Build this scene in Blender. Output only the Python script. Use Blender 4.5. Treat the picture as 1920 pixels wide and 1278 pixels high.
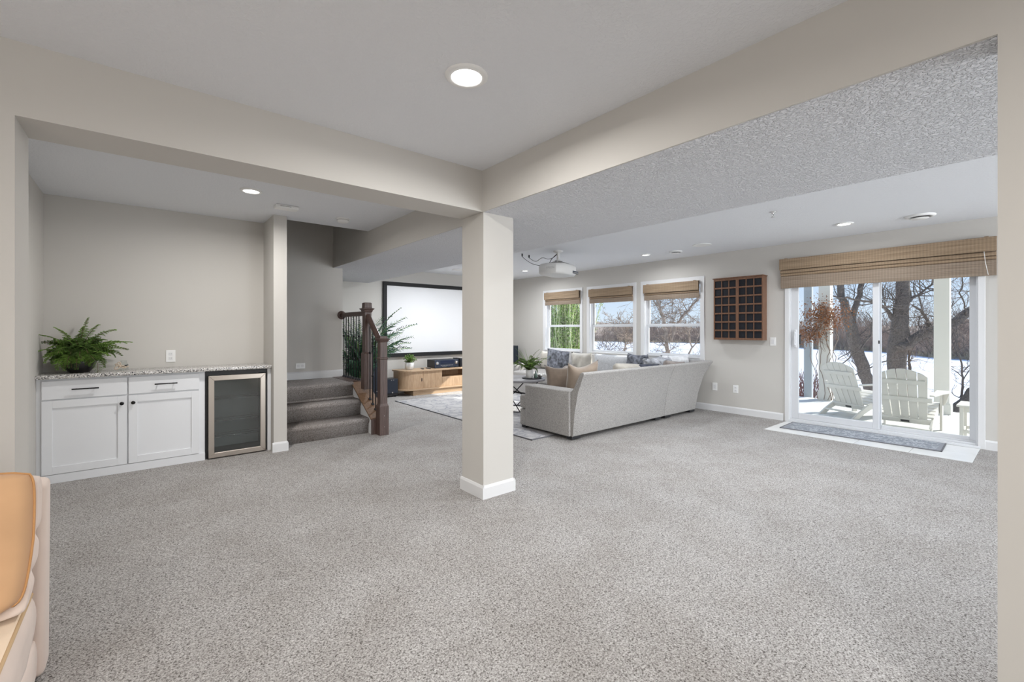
import bpy, bmesh, math, random
from mathutils import Vector, Matrix, Euler
R = math.radians
random.seed(7)
for o in list(bpy.data.objects): bpy.data.objects.remove(o)
sc = bpy.context.scene
col = sc.collection

# ------------------------------------------------------------------ camera
EYE = 1.27
TH = R(50.31)                       # camera heading, measured from +Y ... X axis lies 50.3 deg right of the view
cd = bpy.data.cameras.new('camera'); cam = bpy.data.objects.new('camera', cd); col.objects.link(cam)
cd.sensor_fit = 'HORIZONTAL'; cd.sensor_width = 36.0; cd.lens = 834.0 / 1920.0 * 36.0
cd.shift_y = -(639.0 - 616.3) / 1920.0
cd.clip_end = 1000
cam.location = (0, 0, EYE)
fwd = Vector((math.cos(TH), math.sin(TH), 0))
cam.rotation_euler = fwd.to_track_quat('-Z', 'Y').to_euler()
sc.camera = cam

# ------------------------------------------------------------------ view, sky, sun, large lights
sc.view_settings.view_transform = 'Standard'; sc.view_settings.look = 'None'
sc.view_settings.gamma = 1; sc.view_settings.use_curve_mapping = False
sc.view_settings.exposure = 0.0

w = bpy.data.worlds.new('world'); sc.world = w; w.use_nodes = True
nt = w.node_tree; nt.nodes.clear()
wo = nt.nodes.new('ShaderNodeOutputWorld'); bg = nt.nodes.new('ShaderNodeBackground')
tc = nt.nodes.new('ShaderNodeTexCoord'); sx = nt.nodes.new('ShaderNodeSeparateXYZ'); cr = nt.nodes.new('ShaderNodeValToRGB')
nt.links.new(tc.outputs['Generated'], sx.inputs[0]); nt.links.new(sx.outputs['Z'], cr.inputs[0])
cr.color_ramp.elements[0].position = 0.0; cr.color_ramp.elements[0].color = (0.74, 0.83, 0.94, 1)
cr.color_ramp.elements[1].position = 0.75; cr.color_ramp.elements[1].color = (0.22, 0.40, 0.80, 1)
e = cr.color_ramp.elements.new(0.16); e.color = (0.47, 0.65, 0.95, 1)
nt.links.new(cr.outputs[0], bg.inputs[0]); bg.inputs[1].default_value = 1.12
nt.links.new(bg.outputs[0], wo.inputs[0])

def light(name, kind, loc, energy, color=(1, 1, 1), rot=None, size=None, size_y=None, target=None, shape=None, spread=None, blend=None, spot=None, label=None, category='light'):
    l = bpy.data.lights.new(name, kind); l.energy = energy; l.color = color
    o = bpy.data.objects.new(name, l); col.objects.link(o); o.location = loc
    if kind == 'AREA':
        l.shape = shape or 'RECTANGLE'; l.size = size
        if size_y and l.shape in ('RECTANGLE', 'ELLIPSE'): l.size_y = size_y
        if spread: l.spread = R(spread)
    if kind == 'SUN': l.angle = R(0.6)
    if kind == 'SPOT': l.spot_size = R(spot or 120); l.spot_blend = blend or 0.6; l.shadow_soft_size = size or 0.05
    if target is not None: o.rotation_euler = (Vector(target) - Vector(loc)).to_track_quat('-Z', 'Y').to_euler()
    elif rot: o.rotation_euler = rot
    return o

SUN_EL, SUN_AZ = R(33), R(-26)      # azimuth from +X towards -Y
sd = Vector((-math.cos(SUN_EL) * math.cos(SUN_AZ), -math.cos(SUN_EL) * math.sin(SUN_AZ), -math.sin(SUN_EL)))
sun = light('sun', 'SUN', (20, -8, 20), 8.0, (1.0, 0.96, 0.90)); sun.rotation_euler = sd.to_track_quat('-Z', 'Y').to_euler()
# unseen area lights added as soft fill behind the camera and at the living end
light('fill_light', 'AREA', (-0.9, -1.9, 2.36), 64, (1.0, 0.98, 0.95), size=2.6, size_y=2.0, target=(-1.2, -1.6, 0))
light('fill_light', 'AREA', (-2.9, -0.9, 1.5), 34, (1.0, 0.98, 0.95), size=2.2, size_y=1.6, target=(1.2, 1.4, 1.5))
light('fill_light', 'AREA', (4.7, -4.7, 1.30), 265, (0.90, 0.95, 1.0), size=4.0, size_y=1.9, target=(4.9, 4.5, 1.65))

# ------------------------------------------------------------------ material helpers
M = {}
def mat(name, color, rough=0.6, metal=0.0, spec=None, noise=None, bump=None, coat=None, sheen=None, alpha=None):
    """noise=(scale, amount, detail) colour variation; bump=(scale, strength, distance, detail)"""
    m = bpy.data.materials.new(name); m.use_nodes = True; n = m.node_tree; b = n.nodes['Principled BSDF']
    b.inputs['Base Color'].default_value = (*color, 1); b.inputs['Roughness'].default_value = rough; b.inputs['Metallic'].default_value = metal
    if spec is not None: b.inputs['Specular IOR Level'].default_value = spec
    if coat: b.inputs['Coat Weight'].default_value = coat
    if sheen: b.inputs['Sheen Weight'].default_value = sheen
    t = n.nodes.new('ShaderNodeTexCoord')
    if noise:
        x = n.nodes.new('ShaderNodeTexNoise'); x.inputs['Scale'].default_value = noise[0]; x.inputs['Detail'].default_value = noise[2] if len(noise) > 2 else 3
        n.links.new(t.outputs['Object'], x.inputs['Vector'])
        r = n.nodes.new('ShaderNodeValToRGB'); a = noise[1]
        r.color_ramp.elements[0].position = 0.3; r.color_ramp.elements[1].position = 0.7
        r.color_ramp.elements[0].color = (*[c * (1 - a) for c in color], 1); r.color_ramp.elements[1].color = (*[min(1, c * (1 + a)) for c in color], 1)
        n.links.new(x.outputs['Fac'], r.inputs[0]); n.links.new(r.outputs[0], b.inputs['Base Color'])
    if bump:
        y = n.nodes.new('ShaderNodeTexNoise'); y.inputs['Scale'].default_value = bump[0]; y.inputs['Detail'].default_value = bump[3] if len(bump) > 3 else 3
        n.links.new(t.outputs['Object'], y.inputs['Vector'])
        u = n.nodes.new('ShaderNodeBump'); u.inputs['Strength'].default_value = bump[1]; u.inputs['Distance'].default_value = bump[2]
        n.links.new(y.outputs['Fac'], u.inputs['Height']); n.links.new(u.outputs[0], b.inputs['Normal'])
    M[name] = m; return m

def nodes(m): return m.node_tree, m.node_tree.nodes, m.node_tree.links, m.node_tree.nodes['Principled BSDF']

def wood(name, c1, c2, rough=0.5, axis='Z', scale=7.0, stretch=14.0):
    m = mat(name, c1, rough); t, N, L, b = nodes(m)
    tcn = N['Texture Coordinate'] if 'Texture Coordinate' in N else N.new('ShaderNodeTexCoord')
    mp = N.new('ShaderNodeMapping'); s = [stretch, stretch, stretch]; s['XYZ'.index(axis)] = 1.0
    mp.inputs['Scale'].default_value = s; L.new(tcn.outputs['Object'], mp.inputs[0])
    x = N.new('ShaderNodeTexNoise'); x.inputs['Scale'].default_value = scale; x.inputs['Detail'].default_value = 6; x.inputs['Distortion'].default_value = 0.6
    L.new(mp.outputs[0], x.inputs['Vector'])
    r = N.new('ShaderNodeValToRGB'); r.color_ramp.elements[0].position = 0.32; r.color_ramp.elements[1].position = 0.68
    r.color_ramp.elements[0].color = (*c1, 1); r.color_ramp.elements[1].color = (*c2, 1)
    L.new(x.outputs['Fac'], r.inputs[0]); L.new(r.outputs[0], b.inputs['Base Color'])
    u = N.new('ShaderNodeBump'); u.inputs['Strength'].default_value = 0.15; u.inputs['Distance'].default_value = 0.002
    L.new(x.outputs['Fac'], u.inputs['Height']); L.new(u.outputs[0], b.inputs['Normal'])
    return m

def carpet(name, dark, mid, lightc, scale=110):
    m = mat(name, mid, 0.95, spec=0.1); t, N, L, b = nodes(m)
    tcn = N['Texture Coordinate']
    x = N.new('ShaderNodeTexNoise'); x.inputs['Scale'].default_value = scale; x.inputs['Detail'].default_value = 4; x.inputs['Roughness'].default_value = 0.65; x.inputs['Distortion'].default_value = 0.7
    L.new(tcn.outputs['Object'], x.inputs['Vector'])
    r = N.new('ShaderNodeValToRGB'); E_ = r.color_ramp.elements
    E_[0].position = 0.36; E_[0].color = (*dark, 1); E_[1].position = 0.64; E_[1].color = (*lightc, 1); q = E_.new(0.47); q.color = (*mid, 1)
    L.new(x.outputs['Fac'], r.inputs[0])
    # broad mottling, tracks left in the pile
    y = N.new('ShaderNodeTexNoise'); y.inputs['Scale'].default_value = 2.6; y.inputs['Detail'].default_value = 5; y.inputs['Roughness'].default_value = 0.6
    L.new(tcn.outputs['Object'], y.inputs['Vector'])
    r2 = N.new('ShaderNodeValToRGB'); r2.color_ramp.elements[0].position = 0.35; r2.color_ramp.elements[0].color = (0.86, 0.845, 0.83, 1)
    r2.color_ramp.elements[1].position = 0.65; r2.color_ramp.elements[1].color = (1, 1, 1, 1)
    L.new(y.outputs['Fac'], r2.inputs[0])
    mx = N.new('ShaderNodeMix'); mx.data_type = 'RGBA'; mx.blend_type = 'MULTIPLY'; mx.inputs[0].default_value = 1
    L.new(r.outputs[0], mx.inputs[6]); L.new(r2.outputs[0], mx.inputs[7]); L.new(mx.outputs[2], b.inputs['Base Color'])
    u = N.new('ShaderNodeBump'); u.inputs['Strength'].default_value = 0.55; u.inputs['Distance'].default_value = 0.010
    L.new(x.outputs['Fac'], u.inputs['Height']); L.new(u.outputs[0], b.inputs['Normal'])
    return m

def knockdown(name, color, scale=55, strength=0.5):
    m = mat(name, color, 0.9, spec=0.2); t, N, L, b = nodes(m); tcn = N['Texture Coordinate']
    x = N.new('ShaderNodeTexNoise'); x.inputs['Scale'].default_value = scale; x.inputs['Detail'].default_value = 2.5; x.inputs['Distortion'].default_value = 0.8
    L.new(tcn.outputs['Object'], x.inputs['Vector'])
    r = N.new('ShaderNodeValToRGB'); r.color_ramp.elements[0].position = 0.45; r.color_ramp.elements[1].position = 0.6
    L.new(x.outputs['Fac'], r.inputs[0])
    u = N.new('ShaderNodeBump'); u.inputs['Strength'].default_value = strength; u.inputs['Distance'].default_value = 0.004 if strength < 0.9 else 0.007
    L.new(r.outputs[0], u.inputs['Height']); L.new(u.outputs[0], b.inputs['Normal'])
    return m

def glass(name, tint=(1, 1, 1), refl=0.06, rough=0.0, k=None):
    m = bpy.data.materials.new(name); m.use_nodes = True; t = m.node_tree; t.nodes.clear()
    o = t.nodes.new('ShaderNodeOutputMaterial'); a = t.nodes.new('ShaderNodeBsdfTransparent'); a.inputs[0].default_value = (*tint, 1)
    g = t.nodes.new('ShaderNodeBsdfGlossy'); g.inputs['Roughness'].default_value = rough
    mx = t.nodes.new('ShaderNodeMixShader'); f = t.nodes.new('ShaderNodeLayerWeight'); f.inputs['Blend'].default_value = 0.5
    pw = t.nodes.new('ShaderNodeMath'); pw.operation = 'POWER'; pw.inputs[1].default_value = 4.0
    mm = t.nodes.new('ShaderNodeMath'); mm.operation = 'MULTIPLY_ADD'; mm.inputs[1].default_value = 0.45; mm.inputs[2].default_value = refl
    t.links.new(f.outputs['Facing'], pw.inputs[0]); t.links.new(pw.outputs[0], mm.inputs[0]); t.links.new(mm.outputs[0], mx.inputs[0])
    t.links.new(a.outputs[0], mx.inputs[1]); t.links.new(g.outputs[0], mx.inputs[2]); t.links.new(mx.outputs[0], o.inputs[0])
    M[name] = m; return m

def emit(name, color, strength):
    m = bpy.data.materials.new(name); m.use_nodes = True; b = m.node_tree.nodes['Principled BSDF']
    b.inputs['Base Color'].default_value = (*color, 1); b.inputs['Emission Color'].default_value = (*color, 1); b.inputs['Emission Strength'].default_value = strength
    M[name] = m; return m

WALL = (0.605, 0.583, 0.548)
mat('wall', WALL, 0.8, spec=0.25, bump=(140, 0.06, 0.002))
knockdown('ceiling', (0.80, 0.815, 0.845), 60, 0.3)
knockdown('ceiling_texture', (0.83, 0.84, 0.875), 70, 1.0)
mat('white_trim', (0.76, 0.76, 0.765), 0.4)
mat('white_vinyl', (0.70, 0.71, 0.73), 0.35)
mat('cabinet_white', (0.80, 0.81, 0.83), 0.38)
mat('plate_white', (0.86, 0.86, 0.85), 0.35)
carpet('carpet', (0.10, 0.092, 0.085), (0.375, 0.355, 0.34), (0.66, 0.645, 0.63), 140)
carpet('stair_carpet', (0.15, 0.132, 0.122), (0.31, 0.28, 0.265), (0.48, 0.45, 0.43), 130)
mat('white_tile', (0.82, 0.82, 0.81), 0.25, noise=(3, 0.04))
mat('grout', (0.62, 0.62, 0.61), 0.8)
wood('newel_wood', (0.058, 0.034, 0.028), (0.115, 0.072, 0.060), 0.42)
wood('stringer_wood', (0.14, 0.078, 0.045), (0.24, 0.145, 0.085), 0.45, axis='Y')
mat('iron', (0.012, 0.012, 0.014), 0.45, 0.4)
mat('black_metal', (0.012, 0.012, 0.013), 0.4, 0.5)
mat('black_plastic', (0.018, 0.019, 0.022), 0.45)
mat('speaker_cloth', (0.022, 0.028, 0.042), 0.85, noise=(300, 0.3))
mat('device_panel', (0.035, 0.045, 0.070), 0.25)
mat('display_glass', (0.012, 0.02, 0.05), 0.08)
mat('steel', (0.62, 0.56, 0.50), 0.28, 1.0, bump=(400, 0.03, 0.001))
mat('chrome', (0.75, 0.75, 0.75), 0.15, 1.0)
glass('window_glass', (0.97, 0.985, 0.98), 0.03)
glass('fridge_glass', (0.66, 0.69, 0.69), 0.12, 0.05)
glass('clear_glass', (0.93, 0.95, 0.94), 0.07)
mat('fridge_inside', (0.55, 0.58, 0.59), 0.5)
mat('screen_white', (0.80, 0.80, 0.81), 0.8)
mat('screen_black', (0.010, 0.010, 0.011), 0.7)
wood('oak', (0.42, 0.27, 0.16), (0.56, 0.39, 0.25), 0.5, axis='Z', scale=6, stretch=9)
wood('oak_flat', (0.46, 0.31, 0.19), (0.58, 0.42, 0.28), 0.45, axis='X', scale=5)
wood('walnut', (0.13, 0.062, 0.034), (0.22, 0.11, 0.062), 0.45, axis='Z')
mat('rack_back', (0.005, 0.006, 0.011), 0.7, noise=(90, 0.5))
mat('lamp_trim', (0.85, 0.85, 0.84), 0.4)
emit('lamp_lens', (1.0, 0.97, 0.93), 9.0)
mat('projector_shell', (0.70, 0.69, 0.67), 0.45)
mat('grey_ink', (0.34, 0.33, 0.32), 0.6)
mat('sofa_fabric', (0.40, 0.385, 0.37), 0.95, spec=0.1, noise=(150, 0.42, 4), bump=(170, 0.6, 0.006, 4), sheen=0.1)
mat('taupe_velvet', (0.20, 0.155, 0.12), 0.8, spec=0.15, noise=(9, 0.15), sheen=0.5)
mat('beige_velvet', (0.31, 0.245, 0.19), 0.8, spec=0.15, noise=(9, 0.12), sheen=0.5)
mat('cream_cloth', (0.52, 0.485, 0.43), 0.85, noise=(12, 0.08), bump=(60, 0.3, 0.004))
mat('silver_satin', (0.50, 0.47, 0.42), 0.33, noise=(8, 0.15))
mat('grey_knit', (0.56, 0.57, 0.59), 0.95, noise=(70, 0.16), bump=(70, 0.6, 0.006))
mat('slate_fur', (0.17, 0.18, 0.21), 0.95, noise=(17, 0.75, 5), bump=(60, 0.8, 0.012))
mat('navy_cloth', (0.045, 0.05, 0.075), 0.9, noise=(14, 0.7, 4), bump=(30, 0.6, 0.010))
mat('white_plush', (0.74, 0.745, 0.76), 0.95, noise=(16, 0.12), bump=(28, 0.8, 0.018))
mat('silver_plush', (0.42, 0.43, 0.46), 0.9, noise=(14, 0.55, 4), bump=(24, 0.8, 0.018))
mat('umber_cloth', (0.33, 0.29, 0.265), 0.9, noise=(12, 0.2), bump=(30, 0.5, 0.008))
mat('table_grey', (0.30, 0.29, 0.30), 0.35, noise=(8, 0.12))
mat('ceramic_white', (0.80, 0.79, 0.77), 0.4)
mat('pot_black', (0.016, 0.015, 0.016), 0.28)
mat('soil', (0.035, 0.026, 0.018), 1.0)
mat('fern_green', (0.075, 0.145, 0.020), 0.6, noise=(14, 0.55))
mat('fern_light', (0.155, 0.275, 0.045), 0.6, noise=(14, 0.35))
mat('palm_green', (0.035, 0.105, 0.058), 0.5, noise=(10, 0.5))
mat('herb_green', (0.16, 0.29, 0.06), 0.6, noise=(20, 0.5))
mat('stem_brown', (0.13, 0.10, 0.05), 0.8)
mat('ribbon', (0.56, 0.46, 0.36), 0.6, noise=(20, 0.15))
mat('orange_velvet', (0.62, 0.375, 0.205), 0.8, spec=0.15, noise=(5, 0.07), sheen=0.3)
mat('orange_piping', (0.52, 0.265, 0.10), 0.7)
mat('blush_cloth', (0.72, 0.60, 0.53), 0.85, spec=0.15, noise=(4, 0.06), sheen=0.2)
mat('peach_cloth', (0.78, 0.62, 0.46), 0.85, spec=0.15, noise=(4, 0.06), sheen=0.2)
mat('tan_piping', (0.62, 0.43, 0.24), 0.8)
mat('mat_grey', (0.30, 0.31, 0.34), 0.95)
mat('dark_border', (0.15, 0.15, 0.16), 0.9)
mat('post_white', (0.71, 0.70, 0.65), 0.6)
mat('post_grey', (0.42, 0.45, 0.46), 0.8)
mat('patio_slab', (0.66, 0.66, 0.63), 0.75, noise=(5, 0.05))
mat('poly_white', (0.68, 0.665, 0.62), 0.5)
mat('snow', (0.70, 0.725, 0.78), 0.7, noise=(0.35, 0.05))
mat('bark', (0.165, 0.135, 0.11), 0.95, noise=(30, 0.4, 6), bump=(22, 0.9, 0.05, 6))
mat('bark_pale', (0.40, 0.31, 0.24), 0.95, noise=(9, 0.45, 6), bump=(16, 0.8, 0.04, 6))
mat('twig_brown', (0.27, 0.21, 0.17), 0.95)
mat('twig_dark', (0.12, 0.10, 0.09), 0.95)
mat('dogwood', (0.17, 0.075, 0.065), 0.9)
mat('brush_brown', (0.42, 0.32, 0.25), 1.0, noise=(0.5, 0.4))
mat('far_bank', (0.32, 0.25, 0.20), 1.0, noise=(0.3, 0.35), bump=(1.2, 0.8, 0.6))
mat('reeds', (0.48, 0.37, 0.24), 1.0, noise=(1.0, 0.3))
mat('dry_leaf', (0.30, 0.115, 0.035), 0.8, noise=(16, 0.6))
mat('leaf_litter', (0.50, 0.32, 0.10), 0.9, noise=(9, 0.5))
mat('shrub_green', (0.27, 0.42, 0.07), 0.7, noise=(3, 0.6))
mat('shrub_pale', (0.78, 0.76, 0.42), 0.7, noise=(5, 0.3))

# granite
m = mat('granite', (0.55, 0.53, 0.50), 0.22); t, N, L, b = nodes(m); tcn = N['Texture Coordinate']
v = N.new('ShaderNodeTexVoronoi'); v.inputs['Scale'].default_value = 175; L.new(tcn.outputs['Object'], v.inputs['Vector'])
r = N.new('ShaderNodeValToRGB'); r.color_ramp.interpolation = 'CONSTANT'
r.color_ramp.elements[0].color = (0.085, 0.085, 0.09, 1); r.color_ramp.elements[1].position = 0.80; r.color_ramp.elements[1].color = (0.84, 0.83, 0.82, 1)
for p, c in ((0.22, (0.36, 0.34, 0.32)), (0.40, (0.66, 0.64, 0.61)), (0.62, (0.50, 0.48, 0.46))):
    q = r.color_ramp.elements.new(p); q.color = (*c, 1)
sp = N.new('ShaderNodeSeparateColor'); L.new(v.outputs['Color'], sp.inputs[0]); L.new(sp.outputs[0], r.inputs[0]); L.new(r.outputs[0], b.inputs['Base Color'])

# woven bamboo: fine horizontal slats with vertical stitching and tonal bands
def bamboo(name, c1, c2):
    m = mat(name, c1, 0.75); t, N, L, b = nodes(m); tcn = N['Texture Coordinate']
    mp = N.new('ShaderNodeMapping'); mp.inputs['Scale'].default_value = (1, 2.0, 120); L.new(tcn.outputs['Object'], mp.inputs[0])
    x = N.new('ShaderNodeTexNoise'); x.inputs['Scale'].default_value = 1.0; x.inputs['Detail'].default_value = 3; L.new(mp.outputs[0], x.inputs['Vector'])
    r = N.new('ShaderNodeValToRGB'); r.color_ramp.elements[0].position = 0.3; r.color_ramp.elements[1].position = 0.7
    r.color_ramp.elements[0].color = (*c1, 1); r.color_ramp.elements[1].color = (*c2, 1); L.new(x.outputs['Fac'], r.inputs[0])
    wv = N.new('ShaderNodeTexWave'); wv.bands_direction = 'Y'; wv.inputs['Scale'].default_value = 11; L.new(tcn.outputs['Object'], wv.inputs['Vector'])
    mx = N.new('ShaderNodeMix'); mx.data_type = 'RGBA'; mx.blend_type = 'MULTIPLY'; mx.inputs[0].default_value = 0.16
    L.new(r.outputs[0], mx.inputs[6]); L.new(wv.outputs['Color'], mx.inputs[7]); L.new(mx.outputs[2], b.inputs['Base Color'])
    wz = N.new('ShaderNodeTexWave'); wz.bands_direction = 'Z'; wz.inputs['Scale'].default_value = 52; L.new(tcn.outputs['Object'], wz.inputs['Vector'])
    u = N.new('ShaderNodeBump'); u.inputs['Strength'].default_value = 0.7; u.inputs['Distance'].default_value = 0.003
    L.new(wz.outputs['Fac'], u.inputs['Height']); L.new(u.outputs[0], b.inputs['Normal'])
    return m
bamboo('bamboo', (0.29, 0.20, 0.125), (0.49, 0.36, 0.24))
bamboo('bamboo_grey', (0.27, 0.20, 0.145), (0.44, 0.35, 0.27))

# patterned rugs
def rugmat(name, base, ink, scale, amount=0.5):
    m = mat(name, base, 0.95, spec=0.1); t, N, L, b = nodes(m); tcn = N['Texture Coordinate']
    v = N.new('ShaderNodeTexVoronoi'); v.feature = 'DISTANCE_TO_EDGE'; v.inputs['Scale'].default_value = scale
    ns = N.new('ShaderNodeTexNoise'); ns.inputs['Scale'].default_value = scale * 1.4; ns.inputs['Detail'].default_value = 4
    L.new(tcn.outputs['Object'], ns.inputs['Vector'])
    mx0 = N.new('ShaderNodeMix'); mx0.data_type = 'RGBA'; mx0.inputs[0].default_value = 0.22; L.new(tcn.outputs['Object'], mx0.inputs[6]); L.new(ns.outputs['Color'], mx0.inputs[7])
    L.new(mx0.outputs[2], v.inputs['Vector'])
    r = N.new('ShaderNodeValToRGB'); r.color_ramp.elements[0].position = 0.02; r.color_ramp.elements[1].position = 0.09
    r.color_ramp.elements[0].color = (*ink, 1); r.color_ramp.elements[1].color = (*base, 1); L.new(v.outputs['Distance'], r.inputs[0])
    mx = N.new('ShaderNodeMix'); mx.data_type = 'RGBA'; mx.inputs[7].default_value = (*[c * 0.5 + i * 0.5 for c, i in zip(base, ink)], 1)
    rr = N.new('ShaderNodeValToRGB'); rr.color_ramp.elements[0].position = 0.45; rr.color_ramp.elements[1].position = 0.6
    rr.color_ramp.elements[1].color = (amount, amount, amount, 1)
    L.new(ns.outputs['Fac'], rr.inputs[0]); L.new(rr.outputs[0], mx.inputs[0]); L.new(r.outputs[0], mx.inputs[6]); L.new(mx.outputs[2], b.inputs['Base Color'])
    return m
rugmat('rug_pattern', (0.52, 0.51, 0.505), (0.30, 0.30, 0.33), 6.0, 0.7)
rugmat('mat_pattern', (0.25, 0.27, 0.30), (0.56, 0.58, 0.62), 11.0, 0.5)

# ------------------------------------------------------------------ mesh helpers
def wloc(o):
    p = Vector((0, 0, 0))
    while o is not None: p = p + o.location; o = o.parent
    return p

class MB:
    def __init__(s): s.v = []; s.f = []; s.s = []
    def add(s, vs, fs, smooth=False):
        k = len(s.v); s.v += [tuple(p) for p in vs]; s.f += [tuple(i + k for i in f) for f in fs]; s.s += [smooth] * len(fs); return s
    def box(s, x0, x1, y0, y1, z0, z1, mtx=None):
        x0, x1 = min(x0, x1), max(x0, x1); y0, y1 = min(y0, y1), max(y0, y1); z0, z1 = min(z0, z1), max(z0, z1)
        vs = [Vector(p) for p in ((x0, y0, z0), (x1, y0, z0), (x1, y1, z0), (x0, y1, z0), (x0, y0, z1), (x1, y0, z1), (x1, y1, z1), (x0, y1, z1))]
        if mtx: vs = [mtx @ p for p in vs]
        return s.add(vs, [(0, 3, 2, 1), (4, 5, 6, 7), (0, 1, 5, 4), (1, 2, 6, 5), (2, 3, 7, 6), (3, 0, 4, 7)])
    def tube(s, pts, rad, n=8, cap=True, smooth=True):
        pts = [Vector(p) for p in pts]; rads = rad if isinstance(rad, (list, tuple)) else [rad] * len(pts)
        vs = []; prev = None
        for i, p in enumerate(pts):
            d = (pts[min(i + 1, len(pts) - 1)] - pts[max(i - 1, 0)])
            if d.length < 1e-9: d = Vector((0, 0, 1))
            d.normalize()
            a = Vector((0, 0, 1)) if abs(d.z) < 0.9 else Vector((1, 0, 0))
            if prev is not None and prev.cross(d).length > 1e-6 and abs(prev.dot(d)) < 0.999: a = prev
            u = a - d * a.dot(d); u.normalize(); prev = u; w_ = d.cross(u)
            for k in range(n):
                t = 2 * math.pi * k / n; vs.append(p + (u * math.cos(t) + w_ * math.sin(t)) * rads[i])
        fs = []
        for i in range(len(pts) - 1):
            for k in range(n):
                a0 = i * n + k; a1 = i * n + (k + 1) % n; fs.append((a0, a1, a1 + n, a0 + n))
        s.add(vs, fs, smooth)
        if cap:
            b0 = len(s.v) - len(vs)
            s.f.append(tuple(b0 + k for k in range(n))[::-1]); s.s.append(False)
            s.f.append(tuple(b0 + (len(pts) - 1) * n + k for k in range(n))); s.s.append(False)
        return s
    def lathe(s, prof, n=24, c=(0, 0, 0), smooth=True, sx=1, sy=1, axis='Z', caps=True):
        vs = []
        for r_, z in prof:
            for k in range(n):
                t = 2 * math.pi * k / n; x, y = r_ * math.cos(t) * sx, r_ * math.sin(t) * sy
                p = (x, y, z) if axis == 'Z' else ((z, x, y) if axis == 'X' else (x, z, y))
                vs.append((p[0] + c[0], p[1] + c[1], p[2] + c[2]))
        fs = []
        for i in range(len(prof) - 1):
            for k in range(n):
                a0 = i * n + k; a1 = i * n + (k + 1) % n
                fs.append((a0, a1, a1 + n, a0 + n) if axis != 'Y' else (a0, a0 + n, a1 + n, a1))
        if caps:
            fs.append(tuple(range(n))[::-1]); fs.append(tuple((len(prof) - 1) * n + k for k in range(n)))
        return s.add(vs, fs, smooth)
    def prism(s, poly, a, b_, axis='X', smooth=False):
        """poly = 2-D points in the other two axes (YZ, XZ or XY) swept from a to b_"""
        def P(q, t): return (t, q[0], q[1]) if axis == 'X' else ((q[0], t, q[1]) if axis == 'Y' else (q[0], q[1], t))
        n = len(poly); vs = [P(q, a) for q in poly] + [P(q, b_) for q in poly]
        fs = [tuple(range(n)), tuple(range(2 * n - 1, n - 1, -1))] + [(i, i + n, (i + 1) % n + n, (i + 1) % n) for i in range(n)]
        k = len(s.v); s.v += vs; s.f += [tuple(i + k for i in f) for f in fs]; s.s += [False, False] + [smooth] * n; return s
    def squares(s, prof, cx, cy):
        """square post: prof = [(z, half)]"""
        vs = []
        for z, h in prof: vs += [(cx - h, cy - h, z), (cx + h, cy - h, z), (cx + h, cy + h, z), (cx - h, cy + h, z)]
        fs = [(3, 2, 1, 0)]
        for i in range(len(prof) - 1):
            for k in range(4): a = i * 4 + k; b_ = i * 4 + (k + 1) % 4; fs.append((a, b_, b_ + 4, a + 4))
        n = (len(prof) - 1) * 4; fs.append((n, n + 1, n + 2, n + 3)); return s.add(vs, fs)
    def ball(s, c, r_, n=8, m_=5, sz=1):
        prof = [(max(1e-4, r_ * math.sin(math.pi * i / m_)), -r_ * sz * math.cos(math.pi * i / m_)) for i in range(m_ + 1)]
        return s.lathe(prof, n, c, caps=False)
    def pillow(s, w_, h_, t_, mtx, n=12, ear=0.10, sag=0.0, rnd=0.0, seed=0):
        """soft cushion in the local XZ plane, thickness along Y, centre at the origin"""
        rr = random.Random(seed); ph = [rr.uniform(0, 6) for _ in range(6)]
        vs = []; idx = {}
        for side in (1, -1):
            for i in range(n + 1):
                for j in range(n + 1):
                    if side == -1 and (i in (0, n) or j in (0, n)): idx[(side, i, j)] = idx[(1, i, j)]; continue
                    a = 2 * i / n - 1; b_ = 2 * j / n - 1
                    pin = 1 - ear * ((1 - b_ * b_) * a * a * a * a + (1 - a * a) * b_ * b_ * b_ * b_)
                    x = a * w_ / 2 * (1 - ear * (1 - b_ * b_) * abs(a) ** 3); z = b_ * h_ / 2 * (1 - ear * (1 - a * a) * abs(b_) ** 3)
                    th = t_ / 2 * ((1 - a ** 4) * (1 - b_ ** 4)) ** 0.55
                    th *= 1 + rnd * (math.sin(5 * a + ph[0]) * math.sin(4 * b_ + ph[1]) + 0.6 * math.sin(9 * a + ph[2] + 4 * b_))
                    z -= sag * (1 - a * a) * (b_ + 1) / 2
                    idx[(side, i, j)] = len(vs); vs.append(mtx @ Vector((x, side * th, z)))
        fs = []
        for i in range(n):
            for j in range(n):
                q = [(i, j), (i + 1, j), (i + 1, j + 1), (i, j + 1)]
                fs.append(tuple(idx[(1, *p)] for p in q[::-1])); fs.append(tuple(idx[(-1, *p)] for p in q))
        return s.add(vs, fs, True)
    def build(s, name, material, parent=None, local=False, bevel=None, seg=2, kind=None, subsurf=0, smooth=None):
        off = Vector((0, 0, 0)) if (parent is None or local) else wloc(parent)
        me = bpy.data.meshes.new(name)
        if parent is None and not local and s.v:
            xs = [v[0] for v in s.v]; ys = [v[1] for v in s.v]; zs = [v[2] for v in s.v]
            off = Vector(((min(xs) + max(xs)) / 2, (min(ys) + max(ys)) / 2, min(zs)))
        me.from_pydata([(v[0] - off.x, v[1] - off.y, v[2] - off.z) for v in s.v], [], s.f); me.update()
        me.polygons.foreach_set('use_smooth', [bool(x) if smooth is None else smooth for x in s.s])
        mt = material if isinstance(material, bpy.types.Material) else M[material]
        me.materials.append(mt)
        o = bpy.data.objects.new(name, me); col.objects.link(o)
        if parent is not None: o.parent = parent
        elif not local: o.location = off
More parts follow.
